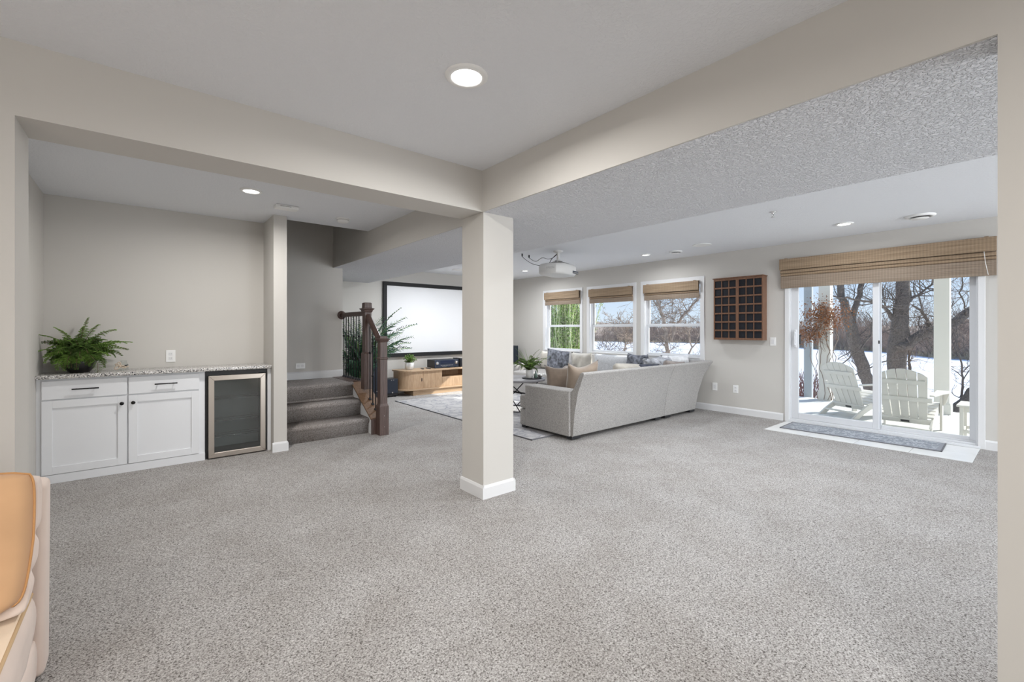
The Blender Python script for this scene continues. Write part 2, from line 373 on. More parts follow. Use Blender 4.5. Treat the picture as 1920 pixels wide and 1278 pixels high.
        if bevel:
            q = o.modifiers.new('bevel', 'BEVEL'); q.width = bevel; q.segments = seg; q.limit_method = 'ANGLE'; q.angle_limit = R(40)
            q.harden_normals = False
            me.polygons.foreach_set('use_smooth', [True] * len(me.polygons)) if seg > 2 else None
        if subsurf: q = o.modifiers.new('sub', 'SUBSURF'); q.levels = q.render_levels = subsurf
        if kind: o['kind'] = kind
        return o

def thing(name, label, cat, loc, group=None, rz=0):
    o = bpy.data.objects.new(name, None); col.objects.link(o); o.location = loc; o.rotation_euler = (0, 0, rz); o.empty_display_size = 0.1
    o['label'] = label; o['category'] = cat
    if group: o['group'] = group
    return o
def tag(o, label, cat, group=None):
    o['label'] = label; o['category'] = cat
    if group: o['group'] = group
    return o
def struct(name, mb, m_, **k):
    o = mb.build(name, m_, **k); o['kind'] = 'structure'; return o
def lab(o, t): o['label'] = t; return o
def dup(root, loc, label, rz=None, group=None):
    r_ = root.copy(); col.objects.link(r_); r_.location = loc
    if rz is not None: r_.rotation_euler = (0, 0, rz)
    r_['label'] = label
    if group: r_['group'] = group
    for ch in list(root.children):
        c = ch.copy(); col.objects.link(c); c.parent = r_
        for g in list(ch.children):
            d = g.copy(); col.objects.link(d); d.parent = c
    return r_
def pose(loc, rx=0, ry=0, rz=0): return Matrix.Translation(loc) @ Euler((R(rx), R(ry), R(rz)), 'XYZ').to_matrix().to_4x4()

def px(u, v, F):
    """world point at forward distance F seen at a pixel of the 1920x1278 photograph (used to take off positions of far trees)"""
    r_ = (u - 960) / 834.0 * F
    return Vector((r_ * math.sin(TH) + F * math.cos(TH), -r_ * math.cos(TH) + F * math.sin(TH), EYE - (v - 616.3) / 834.0 * F))

# ================================================================== THE SETTING
H, HB = 2.446, 2.141                # ceiling, dropped soffit
X0, Y0 = 1.955, 2.69                # planes of the two beams facing the camera
XW = 6.83                           # window wall
YS = 8.22                           # wall with the projection screen
fl = MB()
T0, T1, TY0, TY1 = 6.05, 6.83, 0.455, 2.30       # tiled strip inside the glass door
for b_ in ((-3.2, T0, -5.2, YS), (T0, XW, -5.2, TY0), (T0, XW, TY1, YS)): fl.box(*b_, -0.12, 0.0)
struct('floor', fl, 'carpet')
tb = struct('floor_tile_bed', MB().box(T0, XW + 0.02, TY0, TY1, -0.12, -0.006), 'grout')
ys = [TY0, 0.915, 1.375, 1.835, TY1]; xs_ = [T0, 6.44, XW]
for i in range(2):
    for j in range(4):
        MB().box(xs_[i] + 0.002, xs_[i + 1] - 0.002, ys[j] + 0.002, ys[j + 1] - 0.002, -0.008, 0.002).build('tile', 'white_tile', tb)

struct('ceiling', MB().box(-3.2, X0, -3.2, Y0, H, H + 0.1), 'ceiling')
struct('ceiling_alcove', MB().box(-3.2, 2.095, Y0 + 0.285, 5.235, H, H + 0.1).box(-0.75, 1.16, 5.235, 5.577, H, H + 0.1), 'ceiling')
struct('ceiling_living', MB().box(3.29, XW, -5.2, YS, 2.44, 2.54), 'ceiling')
struct('ceiling_soffit', MB().box(X0 + 0.001, 3.29, -5.2, 2.975, HB, 2.5).box(2.096, 3.29, 2.975, YS, HB, 2.5), 'ceiling_texture')
struct('wall_soffit_side', MB().box(2.088, 2.096, 2.975, 6.52, HB + 0.001, H + 0.05).box(2.095, 2.2, 5.235, 6.52, 2.4, 4.9), 'wall')
struct('trim_beam_left', MB().box(-3.2, X0 - 0.01, Y0, Y0 + 0.285, HB, H + 0.1), 'wall')
struct('trim_beam_right', MB().box(X0 - 0.012, X0, 0.095, Y0 + 0.285, HB, H + 0.1), 'wall')
struct('wall_left', MB().box(-3.2, -0.402, Y0, Y0 + 0.285, 0, HB), 'wall')
struct('wall_right', MB().box(X0 - 0.012, X0 + 0.13, -5.2, 0.095, 0, H + 0.1), 'wall')
struct('wall_behind', MB().box(-3.2, X0, -3.3, -3.2, 0, H + 0.1), 'wall')
struct('wall_west', MB().box(-3.3, -3.2, -3.3, Y0 + 0.285, 0, H + 0.1), 'wall')
struct('wall_living_end', MB().box(X0, XW + 0.15, -5.3, -5.2, 0, 2.55), 'wall')
p = struct('trim_pillar', MB().box(X0, 2.245, Y0, Y0 + 0.285, 0, HB), 'wall')

def base_run(name, segs, h=0.1, t=0.013, m_='white_trim'):
    """segs: (axis, fixed, side, a, b, z0) ; side = direction the board faces"""
    mb = MB()
    for ax, f_, sd_, a, b_, z0 in segs:
        prof = [(0, z0), (t, z0), (t, z0 + h - 0.018), (t * 0.45, z0 + h - 0.003), (0, z0 + h)]
        q = [(f_ + sd_ * p_[0], p_[1]) for p_ in prof]
        if ax == 'Y': mb.prism(q, a, b_, 'Y')        # board runs along Y, plane X = f_
        else: mb.prism(q, a, b_, 'X')                # board runs along X, plane Y = f_
    return struct(name, mb, m_)
base_run('baseboard_pillar', [('Y', X0, -1, Y0 - 0.013, Y0 + 0.298, 0), ('X', Y0, -1, X0, 2.245, 0), ('Y', 2.245, 1, Y0 - 0.013, Y0 + 0.298, 0), ('X', Y0 + 0.285, 1, X0, 2.245, 0)])
base_run('baseboard_window_wall', [('Y', XW, -1, 2.34, 6.9, 0), ('Y', XW, -1, -5.2, 0.42, 0), ('Y', XW, -1, 6.9, YS, 0)])
base_run('baseboard_screen_wall', [('X', YS, -1, 2.225, XW, 0)])
base_run('baseboard_left', [('X', Y0, -1, -3.2, -0.402, 0)])

# alcove with the bar cabinet
struct('wall_alcove_back', MB().box(-0.8, 1.16, 5.577, 5.70, 0, 4.9), 'wall')
struct('wall_alcove_left', MB().box(-0.78, -0.665, 2.975, 5.577, 0, H), 'wall')
struct('wall_stub', MB().box(1.035, 1.16, 5.085, 5.577, 0, H + 0.01), 'wall')
base_run('baseboard_stub', [('X', 5.085, -1, 1.022, 1.16, 0), ('Y', 1.16, 1, 5.072, 5.25, 0)])
# stair well
struct('wall_landing', MB().box(-0.8, 2.225, 6.52, YS + 0.1, 0, HB).box(-0.8, 2.2, 6.52, 6.65, HB, 4.9), 'wall')
struct('wall_stair_shaft', MB().box(-0.8, 2.2, 5.14, 5.235, H + 0.1, 4.9).box(-0.9, -0.8, 5.1, 6.65, 0.5, 4.9).box(-0.9, 2.2, 5.1, 6.65, 4.9, 5.0), 'wall')
base_run('baseboard_landing', [('X', 6.52, -1, -0.8, 2.225, 0.575)], h=0.11)
struct('wall_screen', MB().box(2.225, XW + 0.15, YS, YS + 0.12, 0, 2.55), 'wall')

# window wall with openings: (y0, y1, z0, z1)
WIN = [(6.055, 7.075), (4.785, 5.815), (3.525, 4.565)]
WZ0, WZ1 = 0.80, 2.045
DY0, DY1, DZ = 0.455, 2.285, 2.06
ww = MB(); XT = XW + 0.15
ww.box(XW, XT, -5.2, DY0, 0, 2.55).box(XW, XT, DY0, DY1, DZ, 2.55)
edges = [DY1] + [c for a in WIN[::-1] for c in a] + [YS]
for i in range(0, len(edges), 2): ww.box(XW, XT, edges[i], edges[i + 1], 0, 2.55)
for a, b_ in WIN: ww.box(XW, XT, a, b_, 0, WZ0).box(XW, XT, a, b_, WZ1, 2.55)
struct('wall_window_side', ww, 'wall')

def window(k, a, b_):
    root = thing('window_%d' % k, '', '', (XW, (a + b_) / 2, WZ0)); del root['label']; del root['category']; root['kind'] = 'structure'
    c = 0.062
    MB().box(XW - 0.018, XW, a - c, a + 0.004, WZ0 - c, WZ1 + c).box(XW - 0.018, XW, b_ - 0.004, b_ + c, WZ0 - c, WZ1 + c)\
        .box(XW - 0.018, XW, a, b_, WZ1 - 0.004, WZ1 + c).box(XW - 0.018, XW, a, b_, WZ0 - c, WZ0 + 0.004).build('casing', 'white_trim', root, bevel=0.003)
    MB().box(XW, XW + 0.11, a, a + 0.012, WZ0, WZ1).box(XW, XW + 0.11, b_ - 0.012, b_, WZ0, WZ1).box(XW, XW + 0.11, a, b_, WZ1 - 0.012, WZ1).box(XW - 0.03, XW + 0.11, a, b_, WZ0, WZ0 + 0.018).build('jamb', 'white_trim', root)
    zm = 1.325; f_ = 0.038
    def sash(x, z0, z1, nm):
        s_ = MB().box(x, x + 0.03, a + 0.012, a + 0.012 + f_, z0, z1).box(x, x + 0.03, b_ - 0.012 - f_, b_ - 0.012, z0, z1)\
            .box(x, x + 0.03, a + 0.05, b_ - 0.05, z0, z0 + f_).box(x, x + 0.03, a + 0.05, b_ - 0.05, z1 - f_, z1).build(nm, 'white_vinyl', root, bevel=0.003)
        MB().box(x + 0.012, x + 0.016, a + 0.045, b_ - 0.045, z0 + 0.03, z1 - 0.03).build('pane', 'window_glass', s_)
        return s_
    sash(XW + 0.095, zm - 0.005, WZ1 - 0.012, 'upper_sash')
    l_ = sash(XW + 0.062, WZ0 + 0.018, zm + 0.022, 'lower_sash')
    MB().box(XW + 0.045, XW + 0.062, (a + b_) / 2 - 0.03, (a + b_) / 2 + 0.03, zm - 0.002, zm + 0.012).build('latch', 'white_vinyl', l_, bevel=0.003)
for k, (a, b_) in enumerate(WIN): window(k + 1, a, b_)

# sliding glass door
dr = thing('door_1', '', '', (XW + 0.05, 1.37, 0)); del dr['label']; del dr['category']; dr['kind'] = 'structure'
cs = 0.055
MB().box(XW - 0.018, XW - 0.0005, DY0 - cs + 0.02, DY0 + 0.02, 0, DZ + cs).box(XW - 0.018, XW - 0.0005, DY1 - 0.02, DY1 + cs - 0.02, 0, DZ + cs).box(XW - 0.018, XW - 0.0005, DY0 + 0.02, DY1 - 0.02, DZ, DZ + cs).build('casing', 'white_trim', dr, bevel=0.004)
MB().box(XW, XT, DY0, DY0 + 0.035, 0.031, DZ).box(XW, XT, DY1 - 0.035, DY1, 0.031, DZ).box(XW, XT, DY0 + 0.035, DY1 - 0.035, DZ - 0.035, DZ).build('door_frame', 'white_vinyl', dr, bevel=0.003)
MB().box(XW - 0.024, XT + 0.002, DY0 + 0.001, DY1 - 0.001, 0.003, 0.03).box(XW + 0.004, XT - 0.004, DY0 + 0.036, DY1 - 0.036, 0.03, 0.049).box(XW + 0.060, XW + 0.070, DY0 + 0.04, DY1 - 0.04, 0.049, 0.062).build('threshold', 'white_vinyl', dr, bevel=0.003)
def panel(x, y0, y1, nm, sl, sr, zb):
    s_ = MB().box(x, x + 0.035, y0, y0 + sr, 0.05, DZ - 0.035).box(x, x + 0.035, y1 - sl, y1, 0.05, DZ - 0.035)\
        .box(x, x + 0.035, y0 + sr, y1 - sl, 0.05, zb).box(x, x + 0.035, y0 + sr, y1 - sl, DZ - 0.1, DZ - 0.035).build(nm, 'white_vinyl', dr, bevel=0.004)
    MB().box(x + 0.015, x + 0.02, y0 + sr - 0.008, y1 - sl + 0.008, zb - 0.008, DZ - 0.09).build('pane', 'window_glass', s_); return s_
sp_ = panel(XW + 0.022, 1.305, DY1 - 0.035, 'sliding_panel', 0.085, 0.062, 0.13)
fp_ = panel(XW + 0.075, DY0 + 0.035, 1.345, 'fixed_panel', 0.05, 0.055, 0.10)
MB().box(XW - 0.002, XW + 0.024, 2.185, 2.212, 1.02, 1.26).box(XW - 0.016, XW - 0.002, 2.190, 2.207, 1.05, 1.075).box(XW - 0.016, XW - 0.002, 2.190, 2.207, 1.205, 1.23).box(XW - 0.028, XW - 0.014, 2.190, 2.207, 1.05, 1.23).build('handle', 'white_vinyl', sp_, bevel=0.004)
MB().box(XW + 0.052, XW + 0.068, 2.150, 2.172, 1.06, 1.19).build('latch', 'black_plastic', sp_, bevel=0.003)
MB().box(XW + 0.02, XW + 0.034, 1.300, 1.312, 1.09, 1.13).build('lock', 'black_plastic', sp_, bevel=0.003)

# ------------------------------------------------------------------ stairs
st = struct('floor_stairs', MB().box(1.17, 2.13, 5.80, 6.515, 0.0, 0.40), 'stair_carpet')
def step(y0, y1, z, nm, x1=2.122):
    mb = MB(); n = 0.035
    prof = [(y0 + 0.02, z - 0.19), (y0 + 0.012, z - 0.075), (y0 - 0.006, z - 0.055), (y0 - 0.014, z - 0.03), (y0 - 0.004, z - 0.008), (y0 + 0.022, z), (y1, z), (y1, z - 0.19)]
    mb.prism(prof, 1.175, x1, 'X', smooth=True); return mb.build(nm, 'stair_carpet', st)
step(5.29, 5.60, 0.19, 'step'); step(5.55, 5.86, 0.38, 'step')
MB().prism([(5.83, 0.38), (5.822, 0.505), (5.804, 0.525), (5.796, 0.55), (5.806, 0.572), (5.832, 0.58), (6.515, 0.58), (6.515, 0.38)], -0.78, 2.122, 'X', smooth=True).build('landing', 'stair_carpet', st)
# skirt / knee wall that carries the railing
KX0, KX1 = 2.125, 2.30
kw = [(5.20, 0), (5.20, 0.17), (5.84, 0.545), (6.518, 0.545), (6.518, 0)]
struct('wall_stair_knee', MB().prism(kw, KX0, KX1, 'X'), 'white_trim')

# ------------------------------------------------------------------ stair railing
rail = thing('stair_railing', 'dark wood and black iron railing with two square newel posts beside carpeted steps', 'railing', (2.22, 5.6, 0))
NX = 2.22
def newel(cy, z0, zb, zcol, ztop, big=0.057, sm=0.045):
    pr = [(z0, big), (zb, big), (zb + 0.008, big - 0.004), (zb + 0.03, sm), (zcol - 0.012, sm), (zcol - 0.006, sm + 0.007), (zcol + 0.006, sm + 0.007), (zcol + 0.012, sm - 0.001),
          (ztop - 0.075, sm - 0.001), (ztop - 0.065, sm + 0.008), (ztop - 0.05, sm + 0.014), (ztop - 0.04, sm + 0.026), (ztop - 0.034, sm + 0.026), (ztop - 0.03, sm + 0.002), (ztop - 0.004, sm), (ztop, sm - 0.008)]
    return MB().squares(pr, NX, cy).build('newel_post', 'newel_wood', rail, bevel=0.002)
n2 = newel(5.12, 0.0, 0.345, 0.915, 1.185)
pr = [(0.50, 0.057), (0.955, 0.057), (0.972, 0.045), (1.48, 0.044), (1.49, 0.052), (1.51, 0.058), (1.525, 0.072), (1.532, 0.072), (1.538, 0.048), (1.60, 0.046), (1.607, 0.038)]
MB().squares(pr, NX, 5.60).build('newel_post', 'newel_wood', rail, bevel=0.002)
for zz in (0.10, 0.23): MB().ball((NX + 0.0, 5.12 - 0.058, zz), 0.0045).build('screw', 'chrome', n2)
def hand(pts): 
    mb = MB(); vs = []; prof = [(-0.03, -0.028), (0.03, -0.028), (0.034, 0.0), (0.03, 0.022), (0.015, 0.032), (-0.015, 0.032), (-0.03, 0.022), (-0.034, 0.0)]
    for y, z in pts:
        for a, b_ in prof: vs.append((NX + a, y, z + b_))
    n = len(prof); fs = [(i * n + k, i * n + (k + 1) % n, (i + 1) * n + (k + 1) % n, (i + 1) * n + k) for i in range(len(pts) - 1) for k in range(n)]
    fs += [tuple(range(n))[::-1], tuple((len(pts) - 1) * n + k for k in range(n))]
    return mb.add(vs, fs)
hand([(6.505, 1.468), (5.645, 1.468)]).build('handrail', 'newel_wood', rail, bevel=0.003)
hand([(5.557, 1.43), (5.52, 1.405), (5.24, 1.165), (5.205, 1.135), (5.16, 1.115)]).build('handrail', 'newel_wood', rail, bevel=0.003)
MB().lathe([(0.058, 6.519), (0.062, 6.512), (0.06, 6.503), (0.045, 6.498), (0.03, 6.494)], 24, (NX - 0.01, 0, 1.468), axis='Y').build('rosette', 'newel_wood', rail)
# sloping and level cap boards
MB().prism([(5.195, 0.175), (5.195, 0.195), (5.845, 0.575), (5.845, 0.55)], KX0 - 0.02, KX1 + 0.02, 'X').build('sloping_cap', 'stringer_wood', rail, bevel=0.003)
MB().prism([(5.84, 0.55), (5.84, 0.585), (6.518, 0.585), (6.518, 0.55)], KX0 - 0.045, KX1 + 0.02, 'X').build('level_cap', 'newel_wood', rail, bevel=0.003)
MB().box(KX0 - 0.012, KX1 + 0.015, 5.176, 5.202, 0, 0.185).build('end_board', 'newel_wood', rail, bevel=0.002)
def baluster(y, z0, z1, knobs):
    o = MB().tube([(NX, y, z0), (NX, y, z1)], 0.0068, 6).build('baluster', 'iron', rail)
    for kz in knobs: MB().lathe([(0.007, -0.016), (0.014, -0.010), (0.017, 0.0), (0.014, 0.010), (0.007, 0.016)], 8, (NX, y, kz)).build('knuckle', 'iron', o)
    MB().squares([(z0, 0.016), (z0 + 0.010, 0.016), (z0 + 0.028, 0.009)], NX, y).build('shoe', 'iron', o)
for i in range(7):
    y = 6.455 - i * 0.097; baluster(y, 0.585, 1.445, (1.17, 0.86) if i % 2 == 0 else (1.015,))
for i, y in enumerate((5.50, 5.41, 5.32, 5.235)):
    zb = 0.195 + (y - 5.195) * 0.585 - 0.004; zt = 1.165 + (y - 5.24) * 0.857 - 0.03
    baluster(y, zb, zt, ((0.965,), (1.05, 0.68), (0.86,), (0.90, 0.55))[i])

# ================================================================== FITTINGS
def plate(name, c, label, face, w_=0.075, h_=0.118, kind='outlet', group=None, cat=None):
    """face: 'X-' board looks to -X, 'Y-' looks to -Y"""
    o = thing(name, label, cat or kind, c, group)
    def B(a0, a1, d0, d1, z0, z1):      # a along the wall, d out of the wall
        return MB().box(-d1, -d0, a0, a1, z0, z1) if face == 'X-' else MB().box(a0, a1, -d1, -d0, z0, z1)
    B(-w_ / 2, w_ / 2, 0, 0.006, -h_ / 2, h_ / 2).build('cover_plate', 'plate_white', o, local=True, bevel=0.002)
    if kind == 'outlet':
        for s_ in (-1, 1):
            if w_ > h_:
                B(s_ * w_ * 0.22 - 0.017, s_ * w_ * 0.22 + 0.017, 0.006, 0.009, -0.017, 0.017).build('socket', 'white_trim', o, local=True, bevel=0.002)
            else:
                so = B(-0.017, 0.017, 0.006, 0.009, s_ * 0.022 - 0.015, s_ * 0.022 + 0.015).build('socket', 'white_trim', o, local=True, bevel=0.002)
                q = MB()
                for a in (-0.007, 0.005):
                    if face == 'X-': q.box(-0.0098, -0.009, a, a + 0.002, s_ * 0.022 - 0.004, s_ * 0.022 + 0.006)
                    else: q.box(a, a + 0.002, -0.0098, -0.009, s_ * 0.022 - 0.004, s_ * 0.022 + 0.006)
                q.build('slot', 'grey_ink', so, local=True)
    elif kind == 'switch':
        B(-0.017, 0.017, 0.006, 0.011, -0.033, 0.033).build('rocker', 'white_trim', o, local=True, bevel=0.002)
    else:
        B(-0.02, 0.02, 0.006, 0.008, -0.03, 0.03).build('insert', 'white_trim', o, local=True, bevel=0.002)
    return o
plate('wall_outlet', (0.213, 5.577, 1.0), 'white outlet on the wall above the granite worktop', 'Y-')
plate('wall_outlet', (1.655, 6.52, 0.765), 'white sideways outlet low on the landing wall', 'Y-', 0.12, 0.075)
plate('light_switch', (XW, 2.472, 1.092), 'white light switch right of the wooden wall rack', 'X-', kind='switch')
plate('blank_plate', (XW, 3.30, 0.378), 'white wall plate low on the wall nearest the grey sofa', 'X-', kind='cable plate', cat='wall plate')
plate('wall_outlet', (XW, 2.985, 0.37), 'white outlet on the wall midway between sofa and glass door', 'X-')

def can(c, label, rad=0.095, power=26, spread=150):
    o = thing('ceiling_light', label, 'ceiling light', c, None)
    MB().lathe([(rad, 0), (rad, -0.004), (rad * 0.93, -0.010), (rad * 0.72, -0.012), (rad * 0.70, -0.006)], 36, caps=False).build('trim_ring', 'lamp_trim', o, local=True)
    MB().lathe([(rad * 0.71, -0.004), (rad * 0.66, -0.0075), (0.002, -0.008)], 36, caps=False).build('lens', 'lamp_lens', o, local=True)
    light('lamp', 'AREA', (c[0], c[1], c[2] - 0.02), power, (1.0, 0.98, 0.955) if c[0] < 3 else (0.93, 0.965, 1.0), rot=(0, 0, 0), size=0.13, shape='DISK', spread=170)
    return o
can((1.158, 1.726, H), 'large round ceiling light in the nearest room', 0.10, 20)
can((0.709, 4.327, H), 'round ceiling light above the white bar cabinet', 0.085, 22)
can((6.096, 4.044, 2.44), 'small round ceiling light above the grey sofa, before the third window', 0.075, 11)
can((6.0, 1.447, 2.44), 'round ceiling light in front of the glass door blind', 0.085, 10)
can((5.90, 6.70, 2.44), 'ceiling light farthest away, half behind the projector', 0.075, 22)
for c, lb, pw in (((3.95, 1.45, 2.44), 'added ceiling light hidden behind the dropped soffit, level with the door', 32), ((3.95, 3.0, 2.44), 'added ceiling light hidden behind the dropped soffit, level with the sofa back', 18), ((4.2, 6.75, 2.44), 'added ceiling light hidden behind the dropped soffit, nearest the screen', 42)): can(c, lb, 0.075, pw)  # added out of view above the soffit edge to brighten the living area
for c, lb in (((-1.3, 0.6, H), 'added unseen ceiling light left behind the camera, nearest the orange chair'), ((1.0, -1.0, H), 'added unseen ceiling light right behind the camera'), ((-1.3, -1.6, H), 'added unseen ceiling light farthest behind the camera')): can(c, lb, 0.10, 17)  # unseen lights added behind the camera to help light the near room

def diffuser(c, rad, label):
    o = thing('ceiling_vent', label, 'vent', c)
    MB().lathe([(rad, 0), (rad, -0.006), (rad * 0.86, -0.018), (rad * 0.72, -0.020), (rad * 0.70, -0.008)], 32, caps=False).build('outer_ring', 'lamp_trim', o, local=True)
    MB().lathe([(rad * 0.70, -0.004), (0.001, -0.004)], 32, caps=False).build('throat', 'black_plastic', o, local=True)
    MB().lathe([(rad * 0.58, -0.028), (rad * 0.52, -0.034), (0.001, -0.036)], 32, caps=False).build('centre_disc', 'lamp_trim', o, local=True)
diffuser((6.191, 3.589, 2.44), 0.095, 'small round white air vent in ceiling between light and speaker')
diffuser((6.18, 0.845, 2.44), 0.125, 'larger round white air vent in ceiling right of the door light')
for c, lb in (((5.999, 3.083, 2.44), 'flat round white ceiling speaker in front of wooden wall rack'), ((4.80, 7.45, 2.44), 'flat round white ceiling speaker near the projection screen')):
    o = thing('ceiling_speaker', lb, 'speaker', c)
    MB().lathe([(0.125, 0), (0.125, -0.004), (0.118, -0.007), (0.112, -0.005)], 36, caps=False).build('rim', 'lamp_trim', o, local=True)
    MB().lathe([(0.113, -0.004), (0.09, -0.0055), (0.001, -0.006)], 36, caps=False).build('grille', 'plate_white', o, local=True)
o = thing('smoke_detector', 'round white smoke detector on the ceiling before the stair opening', 'smoke detector', (1.645, 4.812, H))
MB().lathe([(0.068, 0), (0.068, -0.012), (0.062, -0.014)], 32, caps=False).build('mount', 'plate_white', o, local=True)
MB().lathe([(0.058, -0.013), (0.060, -0.018), (0.056, -0.034), (0.045, -0.042), (0.02, -0.043), (0.001, -0.043)], 32, caps=False).build('cover', 'plate_white', o, local=True)
MB().lathe([(0.0602, -0.014), (0.0602, -0.0175)], 32, caps=False).build('slot', 'grey_ink', o, local=True)
o = thing('ceiling_alarm_box', 'flat white rectangular alarm box on ceiling beside the narrow wall end', 'alarm box', (1.06, 4.665, H))
MB().box(-0.10, 0.10, -0.055, 0.055, -0.032, 0).build('housing', 'plate_white', o, local=True, bevel=0.008, seg=3)
MB().box(-0.065, 0.03, -0.0565, -0.054, -0.018, -0.014).build('slot', 'grey_ink', o, local=True)
o = thing('sprinkler_head', 'small metal sprinkler head on the ceiling, left of the door light', 'sprinkler', (4.849, 1.758, 2.44))
MB().lathe([(0.035, 0), (0.033, -0.004), (0.013, -0.007), (0.011, -0.02)], 20, caps=False).build('escutcheon', 'chrome', o, local=True)
MB().tube([(-0.011, 0, -0.018), (-0.014, 0, -0.035), (0, 0, -0.05)], 0.003, 6).tube([(0.011, 0, -0.018), (0.014, 0, -0.035), (0, 0, -0.05)], 0.003, 6).build('frame_arm', 'chrome', o, local=True)
MB().lathe([(0.018, -0.050), (0.018, -0.053)], 16).build('deflector', 'chrome', o, local=True)

# ------------------------------------------------------------------ bar cabinet, worktop, wine fridge
CF = 5.205                                              # plane of the doors
cab = thing('base_cabinet', 'white shaker base cabinet with two drawers and two doors', 'cabinet', (-0.1, 5.39, 0))
MB().box(-0.665, 0.463, CF + 0.019, 5.575, 0.0, 0.858).build('body', 'cabinet_white', cab, bevel=0.002)
MB().box(-0.663, 0.463, CF + 0.004, CF + 0.02, 0.0, 0.072).build('toe_board', 'cabinet_white', cab, bevel=0.002)
def bar_pull(p, x0, x1, z):
    q = MB().tube([(x0, CF - 0.032, z), (x1, CF - 0.032, z)], 0.0055, 8)
    for x in (x0 + 0.025, x1 - 0.025): q.tube([(x, CF - 0.032, z), (x, CF + 0.001, z)], 0.004, 6)
    q.build('handle', 'black_metal', p)
for x0, x1, h0, h1 in ((-0.633, -0.108, -0.455, -0.288), (-0.098, 0.418, 0.082, 0.248)):
    d = MB().box(x0, x1, CF, CF + 0.019, 0.690, 0.842).build('drawer', 'cabinet_white', cab, bevel=0.003)
    bar_pull(d, h0, h1, 0.768)
for x0, x1, kx in ((-0.633, -0.108, -0.142), (-0.098, 0.418, -0.066)):
    z0, z1, r_ = 0.076, 0.680, 0.062
    d = MB().box(x0, x0 + r_, CF, CF + 0.019, z0, z1).box(x1 - r_, x1, CF, CF + 0.019, z0, z1).box(x0 + r_, x1 - r_, CF, CF + 0.019, z0, z0 + r_).box(x0 + r_, x1 - r_, CF, CF + 0.019, z1 - r_, z1).build('door', 'cabinet_white', cab, bevel=0.0015)
    MB().box(x0 + r_ - 0.004, x1 - r_ + 0.004, CF + 0.010, CF + 0.0185, z0 + r_ - 0.004, z1 - r_ + 0.004).build('panel', 'cabinet_white', d)
    MB().lathe([(0.005, CF), (0.005, CF - 0.012), (0.012, CF - 0.016), (0.0155, CF - 0.024), (0.012, CF - 0.030), (0.003, CF - 0.032)], 18, (kx, 0, 0.616), axis='Y').build('knob', 'black_metal', d)
tag(MB().box(1.002, 1.034, CF + 0.0, 5.575, 0.0, 0.858).build('filler_panel', 'cabinet_white', bevel=0.002), 'narrow white filler board between wine fridge and wall end', 'filler board')
wt = tag(MB().box(-0.664, 1.034, CF - 0.035, 5.576, 0.860, 0.892).build('worktop', 'granite', bevel=0.006, seg=3), 'speckled grey granite worktop across cabinet and wine fridge', 'worktop')

fr = thing('wine_fridge', 'black under-counter wine fridge with brushed steel framed glass door', 'wine fridge', (0.733, 5.38, 0))
MB().box(0.468, 0.500, CF + 0.03, 5.56, 0.012, 0.845).box(0.968, 0.998, CF + 0.03, 5.56, 0.012, 0.845).box(0.50, 0.968, CF + 0.03, 5.56, 0.815, 0.845).box(0.50, 0.968, CF + 0.03, 5.56, 0.012, 0.05).box(0.468, 0.998, 5.54, 5.56, 0.012, 0.845).build('case', 'black_plastic', fr)
MB().box(0.466, 1.000, CF + 0.026, CF + 0.03, 0.815, 0.857).build('top_grille', 'black_plastic', fr)
MB().box(0.501, 0.967, 5.50, 5.535, 0.051, 0.814).build('liner', 'fridge_inside', fr)
fd = 0.048; X_, Z_ = (0.489, 0.982), (0.012, 0.812)
for nm, poly in (('left_stile', [(X_[0], Z_[0]), (X_[0] + fd, Z_[0] + fd), (X_[0] + fd, Z_[1] - fd), (X_[0], Z_[1])]), ('right_stile', [(X_[1], Z_[0]), (X_[1], Z_[1]), (X_[1] - fd, Z_[1] - fd), (X_[1] - fd, Z_[0] + fd)]),
                 ('top_rail', [(X_[0], Z_[1]), (X_[0] + fd, Z_[1] - fd), (X_[1] - fd, Z_[1] - fd), (X_[1], Z_[1])]), ('bottom_rail', [(X_[0], Z_[0]), (X_[1], Z_[0]), (X_[1] - fd, Z_[0] + fd), (X_[0] + fd, Z_[0] + fd)])):
    MB().prism(poly, CF - 0.012, CF + 0.018, 'Y').build(nm, 'steel', fr, bevel=0.003)
MB().box(X_[0] + fd - 0.004, X_[1] - fd + 0.004, CF - 0.001, CF + 0.006, Z_[0] + fd - 0.004, Z_[1] - fd + 0.004).build('door_glass', 'fridge_glass', fr)
for z in (0.20, 0.355, 0.575):
    q = MB().tube([(0.51, CF + 0.045, z), (0.965, CF + 0.045, z)], 0.0035, 6)
    for i in range(14): q.tube([(0.52 + i * 0.034, CF + 0.045, z), (0.52 + i * 0.034, 5.49, z)], 0.0016, 4)
    for y in (5.33, 5.45): q.tube([(0.51, y, z), (0.965, y, z)], 0.002, 4)
    q.build('wire_shelf', 'chrome', fr)

# ------------------------------------------------------------------ wooden wall rack with 42 cells
rk = thing('wall_rack', 'wooden display rack of 42 dark square cells hung on the wall', 'wall rack', (6.79, 2.93, 1.56))
ya, yb, za, zb, xf = 2.553, 3.250, 1.108, 2.018, 6.685
MB().box(xf, XW, ya, ya + 0.014, za, zb).box(xf, XW, yb - 0.014, yb, za, zb).box(xf, XW - 0.001, ya + 0.014, yb - 0.014, za, za + 0.014).box(xf, XW - 0.001, ya + 0.014, yb - 0.014, zb - 0.014, zb).build('case', 'walnut', rk, bevel=0.001)
MB().box(xf - 0.012, XW - 0.001, ya - 0.012, yb + 0.012, zb + 0.0005, zb + 0.014).build('top_board', 'walnut', rk, bevel=0.002)
MB().box(xf + 0.016, xf + 0.022, ya + 0.013, yb - 0.013, za + 0.013, zb - 0.013).build('back_panel', 'rack_back', rk)
W_ = (yb - ya - 0.03 - 0.034) / 6.0
ycuts = []
